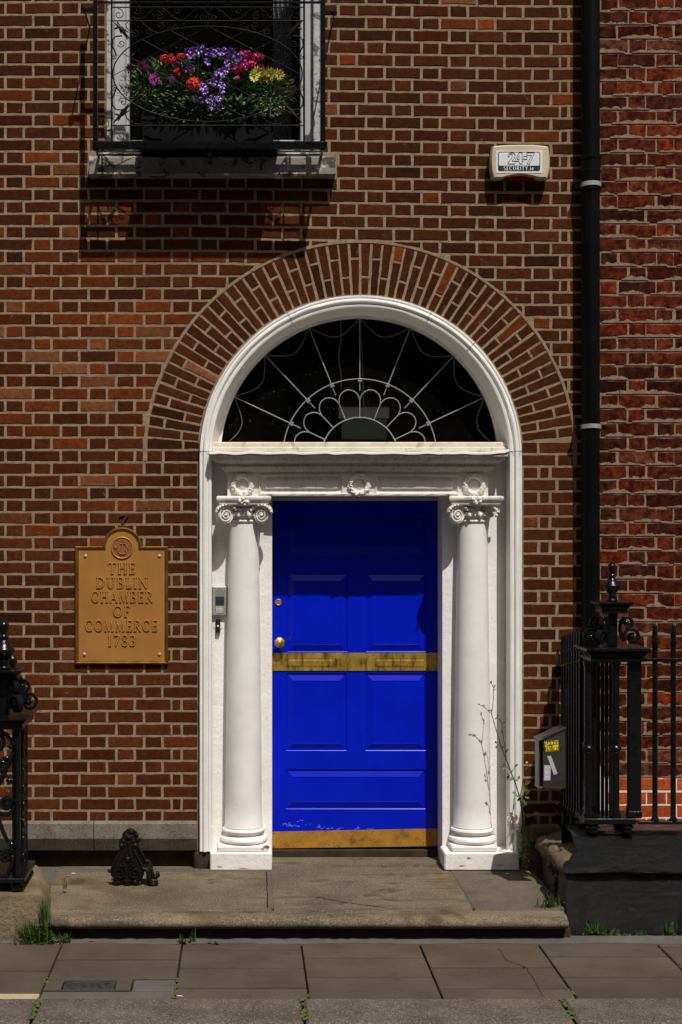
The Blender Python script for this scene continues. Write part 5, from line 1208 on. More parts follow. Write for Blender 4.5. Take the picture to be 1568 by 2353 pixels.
for a, b, s_ in ((0, 6, 0), (6, 15, 1)):
    m_ = MB(); rings = []
    for i in range(a, b + 1):
        e = (.020 if i in (a, b) else 0) + s_ * .012
        sink = -.045 * s_ * max(0, (i - 6) / 9)
        rings.append([(FX + .018 - (o - e) * 1.0 + (.02 * (i / 15)) + wob(i + 200, j, .007) + (-o * 0 if i else 0), (FY + .0045 if i == 0 else yb[i] + (.007 if i == a else -.007 if i == b else 0)), min(z + sink * (z > .2) + wob(i + 300, j, .006) * (j > 3) - e * .4 * (z > 0), (blackz(yb[i] - FY) - .012) if o < .01 else 9)) for j, (o, z) in enumerate(ps)])
    m_.loft(rings); obj('plinth_stone', m_, plinth_granite, pz, smooth=60, label='bare brown granite plinth stone beside the step')
m_ = MB(); m_.box(1.16, 1.36, -.10, .0, .2, .36, .02); m_.box(1.03, 1.22, -.06, .01, .3, .41, .015); obj('wall_stone', m_, plinth_granite, pz)
ar = MB(); ar.box(.99, 3.6, -.5, .0, -2.05, -2.0); obj('basement_area', ar, asphalt, kind='structure')

rl = thing('railing', 'black iron railing with a square scrolled corner pier standing on the black plinth', 'railing', (1.35, -.66, .514))
def rt(name, m_, smooth=45): return obj(name, m_, iron, rl, smooth=smooth)
RXs = 1.228
def bar(x, y, zb, zt, r=.0135):
    m_ = MB(); n = 8
    m_.lathe([(r * 1.5, zb), (r * 1.6, zb + .014), (r, zb + .03), (r, zt - .20), (r * .98, zt - .125), (r * 1.25, zt - .12), (r * 1.3, zt - .108), (r * 1.05, zt - .098), (r * 1.0, zt - .06), (r * .85, zt - .022), (r * .12, zt)], x, y, n); rt('bar', m_)
NB = 8
for i in range(NB):
    y = -.055 - i * .0685; t = -y / .6
    bar(RXs, y, .523 + .046 * t, 1.565 + .088 * t, .0125)
m_ = MB(); m_.loft([[(RXs - .02, y, z - .007), (RXs + .02, y, z - .007), (RXs + .02, y, z + .007), (RXs - .02, y, z + .007)] for y, z in ((.0, 1.374), (-.2, 1.404), (-.4, 1.438), (-.60, 1.466))]); rt('top_rail', m_, 30)
m_ = MB(); m_.loft([[(RXs - .032, y, z - .012), (RXs + .022, y, z - .012), (RXs + .022, y, z + .006), (RXs - .032, y, z + .006)] for y, z in ((.0, .522), (-.2, .536), (-.4, .552), (-.56, .565))]); rt('bottom_rail', m_, 30)
for q in (-.12, -.34):
    m_ = MB(); m_.lathe([(.016, .40), (.022, .43), (.016, .47), (.014, .53)], RXs - .005, q, 10); rt('foot', m_)
PX0, PX1, PYF, PYB = 1.186, 1.476, -.80, -.56; pcx, pcy = (PX0 + PX1) / 2 + .01, (PYF + PYB) / 2
m_ = MB(); m_.box(PX0, PX1, PYF, PYB, .566, .599, .004); rt('base_plate', m_, 30)
for x, y in ((PX0 + .055, PYF + .04), (PX1 - .04, PYF + .04), (PX0 + .055, PYB - .04), (PX1 - .04, PYB - .04)):
    m_ = MB(); m_.lathe([(.030, .508), (.037, .515), (.037, .526), (.026, .531), (.026, .536), (.036, .542), (.036, .551), (.028, .556), (.030, .567)], x, y, 14); rt('foot', m_)
def colonette(x, y, r=.0215):
    m_ = MB(); m_.lathe([(r * 1.35, .598), (r * 1.5, .612), (r * 1.15, .628), (r, .645), (r, .955), (r * 1.15, .962), (r * 1.0, .970), (r * 1.55, .982), (r * 1.55, .992), (r * 1.0, 1.004), (r * 1.1, 1.012), (r, 1.02), (r, 1.435), (r * 1.1, 1.448), (r * 1.4, 1.462), (r * 1.45, 1.476)], x, y, 12); rt('colonette', m_)
colonette(X(1352, -.76), -.76); colonette(X(1415, -.76), -.76); colonette(X(1352, -.6), -.60)
def post(x, y, w_=.036):
    m_ = MB(); m_.box(x - w_, x + w_, y - w_ * .6, y + w_ * .6, .598, 1.476, .006); m_.box(x - w_ - .004, x + w_ + .004, y - w_ * .7, y + w_ * .7, .598, .64, .006); rt('standard', m_, 30)
post(X(1458, -.77), -.765); post(X(1452, -.6), -.60, .025)
for q in range(5):
    x = X(1366 + q * 9.4, -.62); m_ = MB(); m_.box(x - .008, x + .008, -.632, -.608, .598, 1.474, .002); rt('back_bar', m_, 30)
ccx, ccy = (X(1346, -.82) + X(1494, -.82)) / 2, -.69
def sq(h, z, hy=None): hy = h * .86 if hy is None else hy; return [(ccx - h, ccy - hy, z), (ccx + h, ccy - hy, z), (ccx + h, ccy + hy, z), (ccx - h, ccy + hy, z)]
m_ = MB(); m_.loft([sq(.140, 1.474), sq(.150, 1.478), sq(.150, 1.494), sq(.142, 1.498), sq(.146, 1.506), sq(.158, 1.520), sq(.174, 1.532), sq(.181, 1.538), sq(.181, 1.549), sq(.176, 1.552)]); rt('pier_cap', m_, 30)
m_ = MB(); m_.box(ccx - .026, ccx + .026, ccy - .026, ccy + .026, 1.55, 1.75, .004); rt('pedestal', m_, 30)
m_ = MB(); m_.loft([sq(.066, 1.742, .06), sq(.076, 1.747, .07), sq(.074, 1.757, .068), sq(.072, 1.766, .066), sq(.084, 1.784, .076), sq(.100, 1.795, .092), sq(.101, 1.804, .093), sq(.096, 1.807, .088)]); rt('small_cap', m_, 30)
def finial(cx, cy, z0, k, parent):
    pr = [(.030, 0), (.033, .006), (.030, .014), (.022, .018), (.025, .026), (.023, .034), (.020, .042), (.026, .052), (.040, .066), (.050, .080), (.051, .090), (.046, .098), (.040, .104), (.036, .112), (.028, .122), (.020, .130), (.018, .138), (.023, .142), (.023, .149), (.015, .155), (.014, .166), (.019, .176), (.025, .188), (.0255, .198), (.022, .210), (.014, .219), (.003, .223)]
    m_ = MB(); m_.lathe([(r * k, z0 + z * k) for r, z in pr], cx, cy, 22); return obj('finial', m_, iron, parent, smooth=50)
finial(ccx, ccy, 1.806, .985, rl)
def bracket_scroll(cx, cy, z0, ang, k, parent, r=.0075):
    dx, dy = math.cos(ang), math.sin(ang)
    P = lambda u, w: Vector((cx + dx * u * k, cy + dy * u * k, z0 + w * k))
    low = spiral(.122, .056, .052, .015, 200, -1.4, 34); up = spiral(.092, .140, .038, .013, 265, 1.2, 26)
    S_ = [(.068, .040), (.056, .062), (.046, .095), (.040, .125), (.044, .160)]
    m_ = MB()
    def flat(pts, w0):
        pts = [P(p[0], p[1]) for p in pts]; nn = Vector((-dy, dx, 0)); rings = []
        for i, p in enumerate(pts):
            t = (pts[min(i+1, len(pts)-1)] - pts[max(i-1, 0)]).normalized(); b = t.cross(nn)
            w_ = w0 * k * (1 - .25 * i / len(pts)); rings.append([p + nn * w_ + b * r * k * .55, p + nn * w_ * .9 + b * r * k, p - nn * w_ * .9 + b * r * k, p - nn * w_ + b * r * k * .55, p - nn * w_ - b * r * k * .6, p + nn * w_ - b * r * k * .6])
        m_.loft(rings)
    flat([(p.x, p.z) for p in low], .017); flat([(p.x, p.z) for p in up], .015)
    flat([(.072, .034), (.058, .060), (.050, .09), (.050, .12), (.056, .150), (.070, .170)], .015)
    m_.ball(tuple(P(.118, .056)), .016 * k, 9, 6); m_.ball(tuple(P(.088, .138)), .013 * k, 9, 6)
    obj('scroll', m_, iron, parent, smooth=50)
for a in (8, 172, 226, 90): bracket_scroll(ccx, ccy, 1.551, R(a), .98, rl)
for xd in (1505.5, 1547.5, 1590, 1632): bar(X(xd, -.77), -.77, .575, Z(1431, -.77), .0155)
m_ = MB(); m_.box(X(1466, -.77), 2.25, -.79, -.75, Z(1519, -.77), Z(1512, -.77), .003); rt('top_rail', m_, 30)
m_ = MB(); m_.box(X(1464, -.77), 2.25, -.79, -.75, Z(1893, -.77), Z(1886, -.77), .003); rt('bottom_rail', m_, 30)

# brochure box hung on the railing
bx = thing('brochure_box', 'smoked grey plastic brochure box with stickers and a sloping lid on the railing', 'box', W(1272, 1812, -.66))
BY = -.66; h0, h1 = X(1248, BY), X(1300, BY)
def bxp(pts, y0, y1, mat, name, b=.0): m_ = MB(); m_.prism(pts, y0, y1, b); return obj(name, m_, mat, bx)
zL, zR, zB = Z(1693, BY), Z(1675, BY), Z(1811, BY)
bxp([(h0, zB + .004), (h0 + .01, zB), (h1 - .008, zB - .004), (h1, zB + .004), (h1 - .002, zR), (h0, zL)], BY, BY + .01, grey_plastic, 'front_panel')
hl = X(1241, BY)
m_ = MB(); m_.loft([[(hl, BY + .03, zB - .004), (hl + .010, BY + .03, zB - .004), (hl + .012, BY + .03, Z(1702, BY)), (hl, BY + .03, Z(1706, BY))], [(hl, BY + .14, zB), (hl + .012, BY + .14, zB), (hl + .012, BY + .14, Z(1702, BY)), (hl, BY + .14, Z(1706, BY))]]); obj('side_panel', m_, grey_plastic, bx)
m_ = MB(); m_.box(hl + .01, h1 - .004, BY + .10, BY + .14, zB, zL - .01); obj('back_panel', m_, grey_plastic, bx)
m_ = MB(); m_.box(hl - .003, h0 + .012, BY + .006, BY + .14, zB - .010, zB + .006, .003); obj('floor_panel', m_, grey_plastic, bx)
m_ = MB(); lx0, lz0, lx1, lz1 = hl - .006, Z(1703, BY), h1 + .002, Z(1674, BY); m_.loft([[(lx0, y, lz0), (lx1, y, lz1), (lx1, y, lz1 + .004), (lx0, y, lz0 + .004)] for y in (BY - .006, BY + .15)]); obj('lid', m_, grey_plastic, bx)
def bp(px, pz_): return (1900 + 180 + px / 5.881) / 1.7411, (2850 + pz_ / 5.881) / 1.7411    # enlargement pixels of the box
def bq(pts): return [(X(bp(a, b)[0], BY), Z(bp(a, b)[1], BY)) for a, b in pts]
st_ = bxp(bq([(605, 925), (928, 900), (905, 655), (580, 680)]), BY - .0016, BY + .001, yellow_s, 'sticker')
m_ = MB(); c4 = bq([(612, 908), (912, 885), (895, 668), (595, 692)])
m_.tube([(x, BY - .0018, z) for x, z in c4 + c4[:2]], .0011, 4); obj('print_border', m_, ink, st_)
a_, b_ = bq([(740, 707)])[0], bq([(760, 858)])[0]
letters('CISTO', a_[0], a_[1], .020, .098, BY - .0016, .0008, ink, st_, 'lettering', b=0, join=True, K=.2, T=.09, F=.14)
letters('DUBLIN', b_[0], b_[1], .020, .104, BY - .0016, .0008, ink, st_, 'lettering', b=0, join=True, K=.2, T=.09, F=.14)
m_ = MB()
for poly in ([(622, 785), (690, 762), (700, 775), (625, 802)], [(690, 760), (770, 752), (775, 772), (695, 780)], [(770, 755), (868, 748), (868, 756), (772, 765)], [(700, 775), (716, 773), (706, 806), (690, 808)], [(730, 770), (752, 768), (776, 812), (758, 820)], [(858, 740), (868, 740), (868, 756), (860, 756)]): m_.prism(bq(poly), BY - .0024 - .00002 * len(m_.f), BY)
obj('silhouette', m_, ink, st_)
t1 = bxp(bq([(575, 1240), (725, 1248), (722, 1598), (568, 1605)]), BY - .0014, BY + .001, sticker_g, 'sticker')
bxp(bq([(646, 1030), (735, 1022), (890, 1440), (805, 1473)]), BY - .0015, BY + .001, sticker_g, 'tape')
bxp(bq([(600, 1610), (1045, 1600), (1045, 1725), (600, 1740)]), BY - .0008, BY + .001, dark_stone, 'tape_residue')
m_ = MB()
def script(pts_list):
    for pts in pts_list: m_.tube([(x, BY - .0018, z) for x, z in bq(pts)], .0011, 4)
script([[(606, 1270), (604, 1320), (618, 1325)], [(596, 1292), (622, 1290)], [(630, 1296), (636, 1325), (650, 1300), (658, 1325), (668, 1296)], [(690, 1298), (676, 1312), (688, 1326), (702, 1312), (690, 1298), (706, 1300)],
        [(628, 1372), (612, 1376), (612, 1440), (604, 1446)], [(598, 1402), (630, 1400)], [(646, 1402), (634, 1418), (646, 1432), (660, 1418), (648, 1402)], [(672, 1400), (670, 1432)], [(672, 1410), (690, 1400)],
        [(612, 1500), (610, 1560), (596, 1574), (592, 1556), (622, 1540)], [(632, 1528), (652, 1520), (640, 1506), (630, 1528), (648, 1540)], [(662, 1508), (668, 1534), (690, 1506)], [(692, 1506), (684, 1580), (670, 1582), (676, 1556), (706, 1540)]])
obj('handwriting', m_, paper_white, t1)

# ------------------------------------------------------------------ left: low stone and iron pier
ls = thing('step_stone', 'low rough granite stone left of the doorstep carrying the iron pier', 'stone', (-2.1, -.8, 0))
m_ = MB(); n = 10
xe, ze = X(104, -1.11), Z(2058, -1.11)
def lring(y, t): 
    w_ = lambda a=.006: rnd.uniform(-a, a)
    xr = xe + (X(92, -.42) - xe) * t; zt2 = ze + .004 * t
    return [(-3.4, y + w_(), -.05), (xr + .045 * (1 - t) + .075 * t + w_(), y, -.05), (xr + .03 + .05 * t + w_(), y, .10 + .02 * t), (xr + .01 + .035 * t + w_(), y, zt2 - .05 - .04 * t), (xr - .012 + w_(), y, zt2 - .008 + w_(.003)), (xr - .03, y, zt2 + w_(.002)), (-3.4, y, zt2)]
rg = [[(p[0], -1.120 + (.012 if i in (4, 5, 6) else 0) + rnd.uniform(-.004, .004), p[2] - (.012 if i in (4, 5, 6) else 0)) for i, p in enumerate(lring(-1.12, 0))]]
for i in range(n + 1): rg.append(lring(-1.105 + .70 * i / n, i / n))
m_.loft(rg); obj('stone_body', m_, plinth_granite, ls, smooth=50)
lp_ = thing('iron_pier', 'black cast iron gate pier with scrolls and a knobbed finial at the left edge', 'gate pier', (-2.03, -.93, .25))
def lt(name, m_, smooth=45): return obj(name, m_, iron, lp_, smooth=smooth)
LF, LB = -1.04, -.62
lx1 = X(40.5, LF); lcx = X(1, -.95); lcy = (LF + LB) / 2 - .03
lz = lambda y, Y=LF: Z(y, Y)
m_ = MB(); m_.box(lcx - .15, X(58, LF), LF - .02, LB, lz(2027), lz(2017), .004); lt('base_plate', m_, 30)
for x, y in ((X(38, LF), LF + .03), (lcx - .10, LF + .03), (X(38, LF), LB - .04)):
    m_ = MB(); z0 = .245; z1 = lz(2027); m_.lathe([(.020, z0), (.036, z0 + (z1-z0)*.2), (.040, z0 + (z1-z0)*.45), (.030, z0 + (z1-z0)*.75), (.024, z1 + .002)], x, y, 14); lt('foot', m_)
m_ = MB(); m_.box(X(36, LF), X(46, LF), LF, LF + .03, lz(2018), lz(1675), .003); lt('corner_post', m_, 30)
m_ = MB(); m_.box(X(24, LF), X(33, LF), LF + .06, LF + .10, lz(2018), lz(1675), .003); lt('corner_post', m_, 30)
for i, (x, y) in enumerate(((49.5, -.93), (53, -.84), (56, -.76), (60, -.66))):
    m_ = MB(); xx = X(x, y); m_.box(xx - .010, xx + .010, y - .012, y + .012, lz(2018) , lz(1675), .002); lt('side_bar', m_, 30)
m_ = MB(); xx = X(52, -.88); 
for i in range(8): m_.tube([(xx + .012, -.88 + .05 * math.cos(q), lz(1700 + 40 * i) + .03 * math.sin(q)) for q in [k * .5 for k in range(10)]], .006, 5)
lt('side_scroll', m_)
def lsq(dx, z, yo=0): return [(lcx - .15 - dx, LF - .02 - dx, z), (X(46, LF) + .012 + dx, LF - .02 - dx, z), (X(46, LF) + .012 + dx, LB + dx, z), (lcx - .15 - dx, LB + dx, z)]
m_ = MB(); m_.loft([lsq(-.004, lz(1676)), lsq(.004, lz(1675)), lsq(.004, lz(1664)), lsq(.012, lz(1661)), lsq(.024, lz(1655)), lsq(.030, lz(1653.5)), lsq(.030, lz(1650.5))]); lt('pier_cap', m_, 30)
zc0 = lz(1651)
m_ = MB(); m_.box(lcx - .03, lcx + .03, -.86, -.80, zc0, lz(1552), .004); lt('pedestal', m_, 30)
def ls2(h, z): return [(lcx - h, -.83 - h, z), (lcx + h, -.83 - h, z), (lcx + h, -.83 + h, z), (lcx - h, -.83 + h, z)]
m_ = MB(); m_.loft([ls2(.072, lz(1559, -.83)), ls2(.082, lz(1555, -.83)), ls2(.082, lz(1552, -.83)), ls2(.10, lz(1545, -.83)), ls2(.112, lz(1541, -.83)), ls2(.112, lz(1538, -.83))]); lt('small_cap', m_, 30)
finial(lcx, -.83, lz(1538, -.83) , 1.22, lp_)
for a in (0, 52, -52, 180): bracket_scroll(lcx + .005, -.83, zc0, R(a), 1.12, lp_, .009)
m_ = MB(); sx_ = X(29.5, -.6); m_.lathe([(.022, lz(1600, -.6)), (.020, lz(1575, -.6)), (.019, lz(1568, -.6)), (.020, lz(1540, -.6)), (.0235, lz(1538, -.6)), (.0235, lz(1534, -.6)), (.012, lz(1532, -.6)), (.024, lz(1525, -.6)), (.028, lz(1518, -.6)), (.022, lz(1511, -.6)), (.008, lz(1505, -.6)), (.006, lz(1496, -.6)), (.001, lz(1483, -.6))], sx_, -.6, 14); lt('spike', m_)
def lp3(px, py_): return W(px / 3.726, (2450 + py_ / 2.139) / 1.7411, LF + .015)     # enlargement pixels of the pier
def lsc(pts, r=.011): m_ = MB(); m_.tube(pts, r, 6); lt('panel_scroll', m_)
lsc([lp3(p.x, -p.z) for p in spiral(-40, -1120, 85, 20, 60, -1.5, 26)]); lsc([lp3(*p) for p in ((-60, 1010), (0, 1015), (60, 1050), (100, 1110), (125, 1140))], .013)
lsc([lp3(p.x, -p.z) for p in spiral(60, -1640, 62, 14, 20, 1.5, 26)], .012); lsc([lp3(*p) for p in ((122, 1650), (110, 1700), (60, 1735), (0, 1720), (-60, 1690))], .012)
lsc([lp3(*p) for p in ((-10, 1770), (20, 1860), (60, 1950), (110, 2040), (130, 2090))], .012); lsc([lp3(p.x, -p.z) for p in spiral(55, -2090, 55, 16, 30, 1.4, 24)], .012)
lsc([lp3(*p) for p in ((-20, 2280), (60, 2250), (100, 2170), (120, 2100))], .014); lsc([lp3(p.x, -p.z) for p in spiral(-30, -1320, 60, 14, 120, -1.3, 20)], .012)
lsc([lp3(*p) for p in ((-20, 1480), (30, 1390), (90, 1250), (120, 1200))], .016)
m_ = MB()
for px_, py_, r_ in ((95, 1150, .016), (25, 1290, .02), (45, 1320, .018), (10, 1350, .02), (80, 1440, .016), (100, 1440, .014), (60, 1250, .018), (30, 1400, .018), (60, 1645, .018), (110, 2100, .018), (100, 1985, .012)): m_.ball(tuple(lp3(px_, py_)), r_, 8, 5, (1.2, .7, .9))
obj('leaf_boss', m_, iron, lp_, smooth=60, kind='stuff')

# ------------------------------------------------------------------ boot scraper
SY = -.40
bs_ = thing('boot_scraper', 'black cast iron boot scraper standing on the step beside the plinth', 'boot scraper', W(303, 2034, SY))
def sp(px, pz_, Y=SY): return ((400 + px / 5.6) / 1.7411, (3300 + pz_ / 5.6) / 1.7411)
def sq2(pts, Y=SY): return [(X(sp(a, b)[0], Y), Z(sp(a, b)[1], Y)) for a, b in pts]
half = [(655, 185), (720, 210), (770, 260), (810, 300), (830, 380), (800, 470), (830, 560), (880, 680), (940, 790), (985, 900), (990, 1010), (960, 1110), (900, 1190), (840, 1230), (700, 1250)]
outl = [(p[0] - 12, p[1]) for p in half] + [(2 * 633 - p[0], p[1]) for p in reversed(half)]
for name_, y0, y1, k_ in (('front_plate', SY - .045, SY - .030, 0), ('back_plate', SY + .050, SY + .065, 42)):
    m_ = MB(); m_.prism([(x + k_ * .00025, z + k_ * .0004) for x, z in sq2(outl)], y0, y1, .004)
    yy = y0
    for cx_, cz_, r_ in ((500, 440, 62), (805, 440, 62), (540, 330, 40), (770, 330, 40), (655, 260, 60), (655, 370, 40)):
        p = sq2([(cx_, cz_)])[0]; m_.ball((p[0] + k_ * .00025, yy, p[1] + k_ * .0004), r_ * .00027, 9, 6, (1, .6, 1))
    for s_ in (-1, 1):
        q = lambda u, v: sq2([(633 + s_ * u, v)])[0]
        ps_ = [q(u, v) for u, v in ((130, 500), (170, 600), (240, 720), (320, 850), (360, 960), (350, 1070), (290, 1160), (200, 1205))]
        m_.tube([(x + k_ * .00025, yy - .002, z + k_ * .0004) for x, z in ps_], .0065, 6)
        c = q(170, 1030); m_.tube([(c[0] + k_ * .00025 + p.x * .00033, yy - .004, c[1] + k_ * .0004 + p.z * .00033) for p in spiral(0, 0, 125, 20, 90 if s_ > 0 else 90, s_ * 1.7, 26)], .0062, 6)
        ps_ = [q(u, v) for u, v in ((40, 560), (70, 680), (110, 760), (90, 850), (40, 880))]; m_.tube([(x + k_ * .00025, yy - .003, z + k_ * .0004) for x, z in ps_], .006, 6)
    p = sq2([(640, 740)])[0]; m_.ball((p[0], yy - .002, p[1]), .018, 9, 6, (1, .5, 1))
    obj(name_, m_, rusty, bs_, smooth=45)
for cx_, cz_, r_ in ((400, 1265, 72), (815, 1265, 78)):
    m_ = MB(); p = sq2([(cx_, cz_)])[0]; m_.ball((p[0], SY - .036, p[1] + .002), r_ * .00031, 12, 8, (1, .8, 1)); obj('foot', m_, rusty, bs_, smooth=50); m_ = MB(); m_.ball((p[0] + .012, SY + .056, p[1] + .014), r_ * .00031, 10, 6, (1, .8, 1)); obj('foot', m_, rusty, bs_, smooth=50)
m_ = MB(); m_.prism(sq2([(560, 1200), (700, 1200), (690, 1290), (720, 1355), (530, 1355), (560, 1290)]), SY - .05, SY + .05, .006); obj('centre_foot', m_, rusty, bs_, smooth=45)
for yo in (-.045, .055):
    m_ = MB(); ks = .004 if yo > 0 else 0; kz = .024 if yo > 0 else 0
    pts = sq2([(960, 940), (1060, 960), (1100, 1040), (1110, 1140), (1130, 1240), (1180, 1310), (1240, 1310), (1285, 1265), (1270, 1215), (1225, 1210)])
    m_.tube([(x + ks, SY + yo, z + kz) for x, z in pts], [.012, .013, .014, .016, .017, .016, .014, .013, .011, .010], 8); obj('hind_leg', m_, rusty, bs_, smooth=50)
m_ = MB(); p0, p1 = sq2([(1020, 935)])[0], sq2([(1130, 920)])[0]; m_.box(p0[0] - .01, p1[0], SY - .04, SY + .06, p0[1] - .012, p0[1] + .004, .002); p2 = sq2([(1110, 970)])[0]; m_.box(p2[0], p2[0] + .018, SY - .035, SY + .055, p2[1] - .03, p2[1] + .004, .002); obj('scraper_blade', m_, rusty, bs_)
m_ = MB(); p = sq2([(215, 1030)])[0]; m_.ball((p[0], SY, p[1]), .012, 8, 5); m_.tube([(p[0], SY, p[1]), (p[0] + .03, SY, p[1])], .007, 6); obj('knop', m_, rusty, bs_, smooth=50)

# ------------------------------------------------------------------ weeds, grass, litter
def leaf_on(mb, p, l, wd, a, y=-.6, mi=0): leaf(mb, p, l, wd, (math.cos(R(a)), y, math.sin(R(a))), (0, -.6, .8), .25, mi=mi)
def wp(px, pz_, Y): return W((1700 + px / 2.769) / 1.7411, (2700 + pz_ / 2.769) / 1.7411, Y)
WYd = -.13
wd_ = thing('tall_weed', 'tall spindly weed with bare seed heads growing at the foot of the white frame', 'weed', W(1196, 1975, WYd))
m_ = MB()
main = [(1065, 1760), (1085, 1640), (1075, 1500), (1050, 1350), (1010, 1220), (960, 1090), (900, 930), (850, 800), (800, 640), (760, 500), (740, 430)]
m_.tube([wp(*p, WYd) for p in main], [.0042] * 4 + [.0036] * 4 + [.0026] * 3, 6)
for pts, r_ in (([(740, 430), (755, 330), (762, 240), (762, 165), (770, 130)], .0020), ([(740, 430), (700, 395), (650, 350), (597, 325)], .0018), ([(762, 150), (745, 105), (733, 85)], .0015), ([(762, 175), (785, 158)], .0014),
                ([(905, 940), (890, 820), (868, 680), (855, 590), (855, 530), (815, 475)], .0024), ([(850, 820), (815, 780), (786, 745)], .0014), ([(815, 780), (790, 798)], .0012), ([(850, 820), (868, 798)], .0012), ([(830, 770), (828, 745)], .0012),
                ([(950, 1060), (920, 1028), (860, 1015), (832, 1018)], .0018), ([(960, 1090), (985, 1040), (1000, 1012)], .0016)): m_.tube([wp(*p, WYd) for p in pts], r_, 5)
obj('stem', m_, stem_m, wd_)
m_ = MB()
for (px, pz_, r_) in ((733, 85, .0055), (738, 72, .004), (597, 325, .0035), (712, 398, .005), (735, 395, .005), (786, 745, .0055), (792, 798, .005), (866, 797, .005), (829, 748, .0045)): m_.ball(tuple(wp(px, pz_, WYd)), r_, 7, 5, (1, 1, 1.4))
for (px, pz_) in ((770, 122), (652, 340)):
    c = wp(px, pz_, WYd)
    for a in range(0, 360, 40): m_.tube([c, c + Vector((.012 * math.cos(R(a)), -.004, .010 * math.sin(R(a))))], .0009, 4)
obj('seed_head', m_, stem_m, wd_)
m_ = MB()
for px, pz_, l, wdt, a in ((810, 470, .02, .010, 200), (812, 468, .016, .009, 100), (866, 540, .016, .008, 60), (857, 600, .02, .008, 250), (865, 595, .016, .006, 60), (895, 870, .03, .010, 75), (840, 1012, .022, .010, 170), (865, 1010, .022, .012, 60), (905, 1028, .025, .008, 190), (1000, 1020, .022, .012, 60), (970, 1055, .02, .010, 220), (930, 1110, .026, .014, 250), (940, 1120, .026, .014, 130), (975, 1140, .03, .022, -20), (985, 1130, .03, .018, 210), (1010, 1300, .022, .014, 180)): leaf_on(m_, wp(px, pz_, WYd - .004), l * 1.25, wdt * 1.3, a, -.5, mi=(px + pz_) % 2)
obj('leaves', m_, [leaf_d, weed_g], wd_, kind='stuff')
w2 = thing('leafy_weed', 'green and reddish leafy weed with one tiny yellow flower beside the bottom bricks', 'weed', W(1207, 1960, -.14))
m_ = MB(); m_.tube([wp(*p, -.15) for p in ((1100, 1760), (1110, 1640), (1095, 1520), (1070, 1400), (1065, 1320), (1085, 1200), (1110, 1050), (1118, 985))], [.004, .004, .0036, .0032, .003, .0024, .002, .0016], 6); m_.tube([wp(*p, -.15) for p in ((1100, 1580), (1160, 1560), (1215, 1535))], .0022, 5); obj('stem', m_, M('red_stem', (.11, .028, .015), (.07, .03, .012), 30, .6), w2)
m_ = MB()
for px, pz_, l, wdt, a in ((1110, 1215, .034, .024, 50), (1105, 1230, .03, .018, -70), (1120, 1320, .03, .02, 60), (1085, 1340, .034, .022, 170), (1110, 1350, .03, .02, -10), (1075, 1365, .03, .02, 200), (1095, 1385, .03, .02, -60), (1105, 1400, .028, .018, 250), (1195, 1545, .034, .026, 30), (1210, 1560, .03, .024, -40), (1180, 1555, .026, .018, 190), (1105, 1610, .026, .016, 250), (1115, 1050, .02, .012, 60), (1110, 1130, .018, .010, 200), (1050, 1120, .02, .012, 240)): leaf_on(m_, wp(px, pz_, -.165), l * 1.25, wdt * 1.25, a, -.5, mi=(px + pz_) % 2)
obj('leaves', m_, [weed_g, leaf_d], w2, kind='stuff')
m_ = MB()
for px, pz_, l, wdt, a in ((1050, 1640, .026, .014, 200), (1020, 1560, .03, .012, 220), (985, 1545, .036, .018, 150), (975, 1560, .034, .016, 260), (1060, 1700, .02, .012, 40), (1090, 1600, .02, .012, 80)): leaf_on(m_, wp(px, pz_, -.16), l, wdt, a, -.5)
obj('withered_leaves', m_, M('withered_red_leaf', (.09, .014, .012), (.14, .03, .015), 40, .6), w2, kind='stuff')
m_ = MB(); c = wp(1130, 970, -.16)
for a in range(0, 360, 60): leaf_on(m_, c, .008, .006, a, -.3)
obj('flower', m_, M('bright_yellow_petal', (.75, .48, .01), rough=.6), w2)
m_ = MB()
for i in range(170):
    px, pz_ = 1090 + rnd.gauss(0, 26), 1900 + rnd.gauss(0, 95)
    leaf_on(m_, wp(px, pz_, -.10 - rnd.random() * .05), rnd.uniform(.008, .018), .006, rnd.uniform(0, 360), -.6, mi=rnd.randrange(2))
mt = obj('creeping_weed', m_, [leaf_l, leaf_g]); setp(mt, 'yellowish green creeping growth in the joint beside the white plinth', 'weed', kind='stuff')
m_ = MB()
for y, z, n in ((-.42, .24, 30), (-.56, .17, 45), (-.57, .28, 35), (-.70, .33, 12), (-.30, .30, 25), (-.55, .07, 30)):
    for i in range(n): m_.ball((FX + .01 + rnd.uniform(-.018, .006) + .02, y + rnd.gauss(0, .02), z + rnd.gauss(0, .03)), rnd.uniform(.005, .011), 5, 3)
obj('moss', m_, moss_m, pz, smooth=60, kind='stuff')
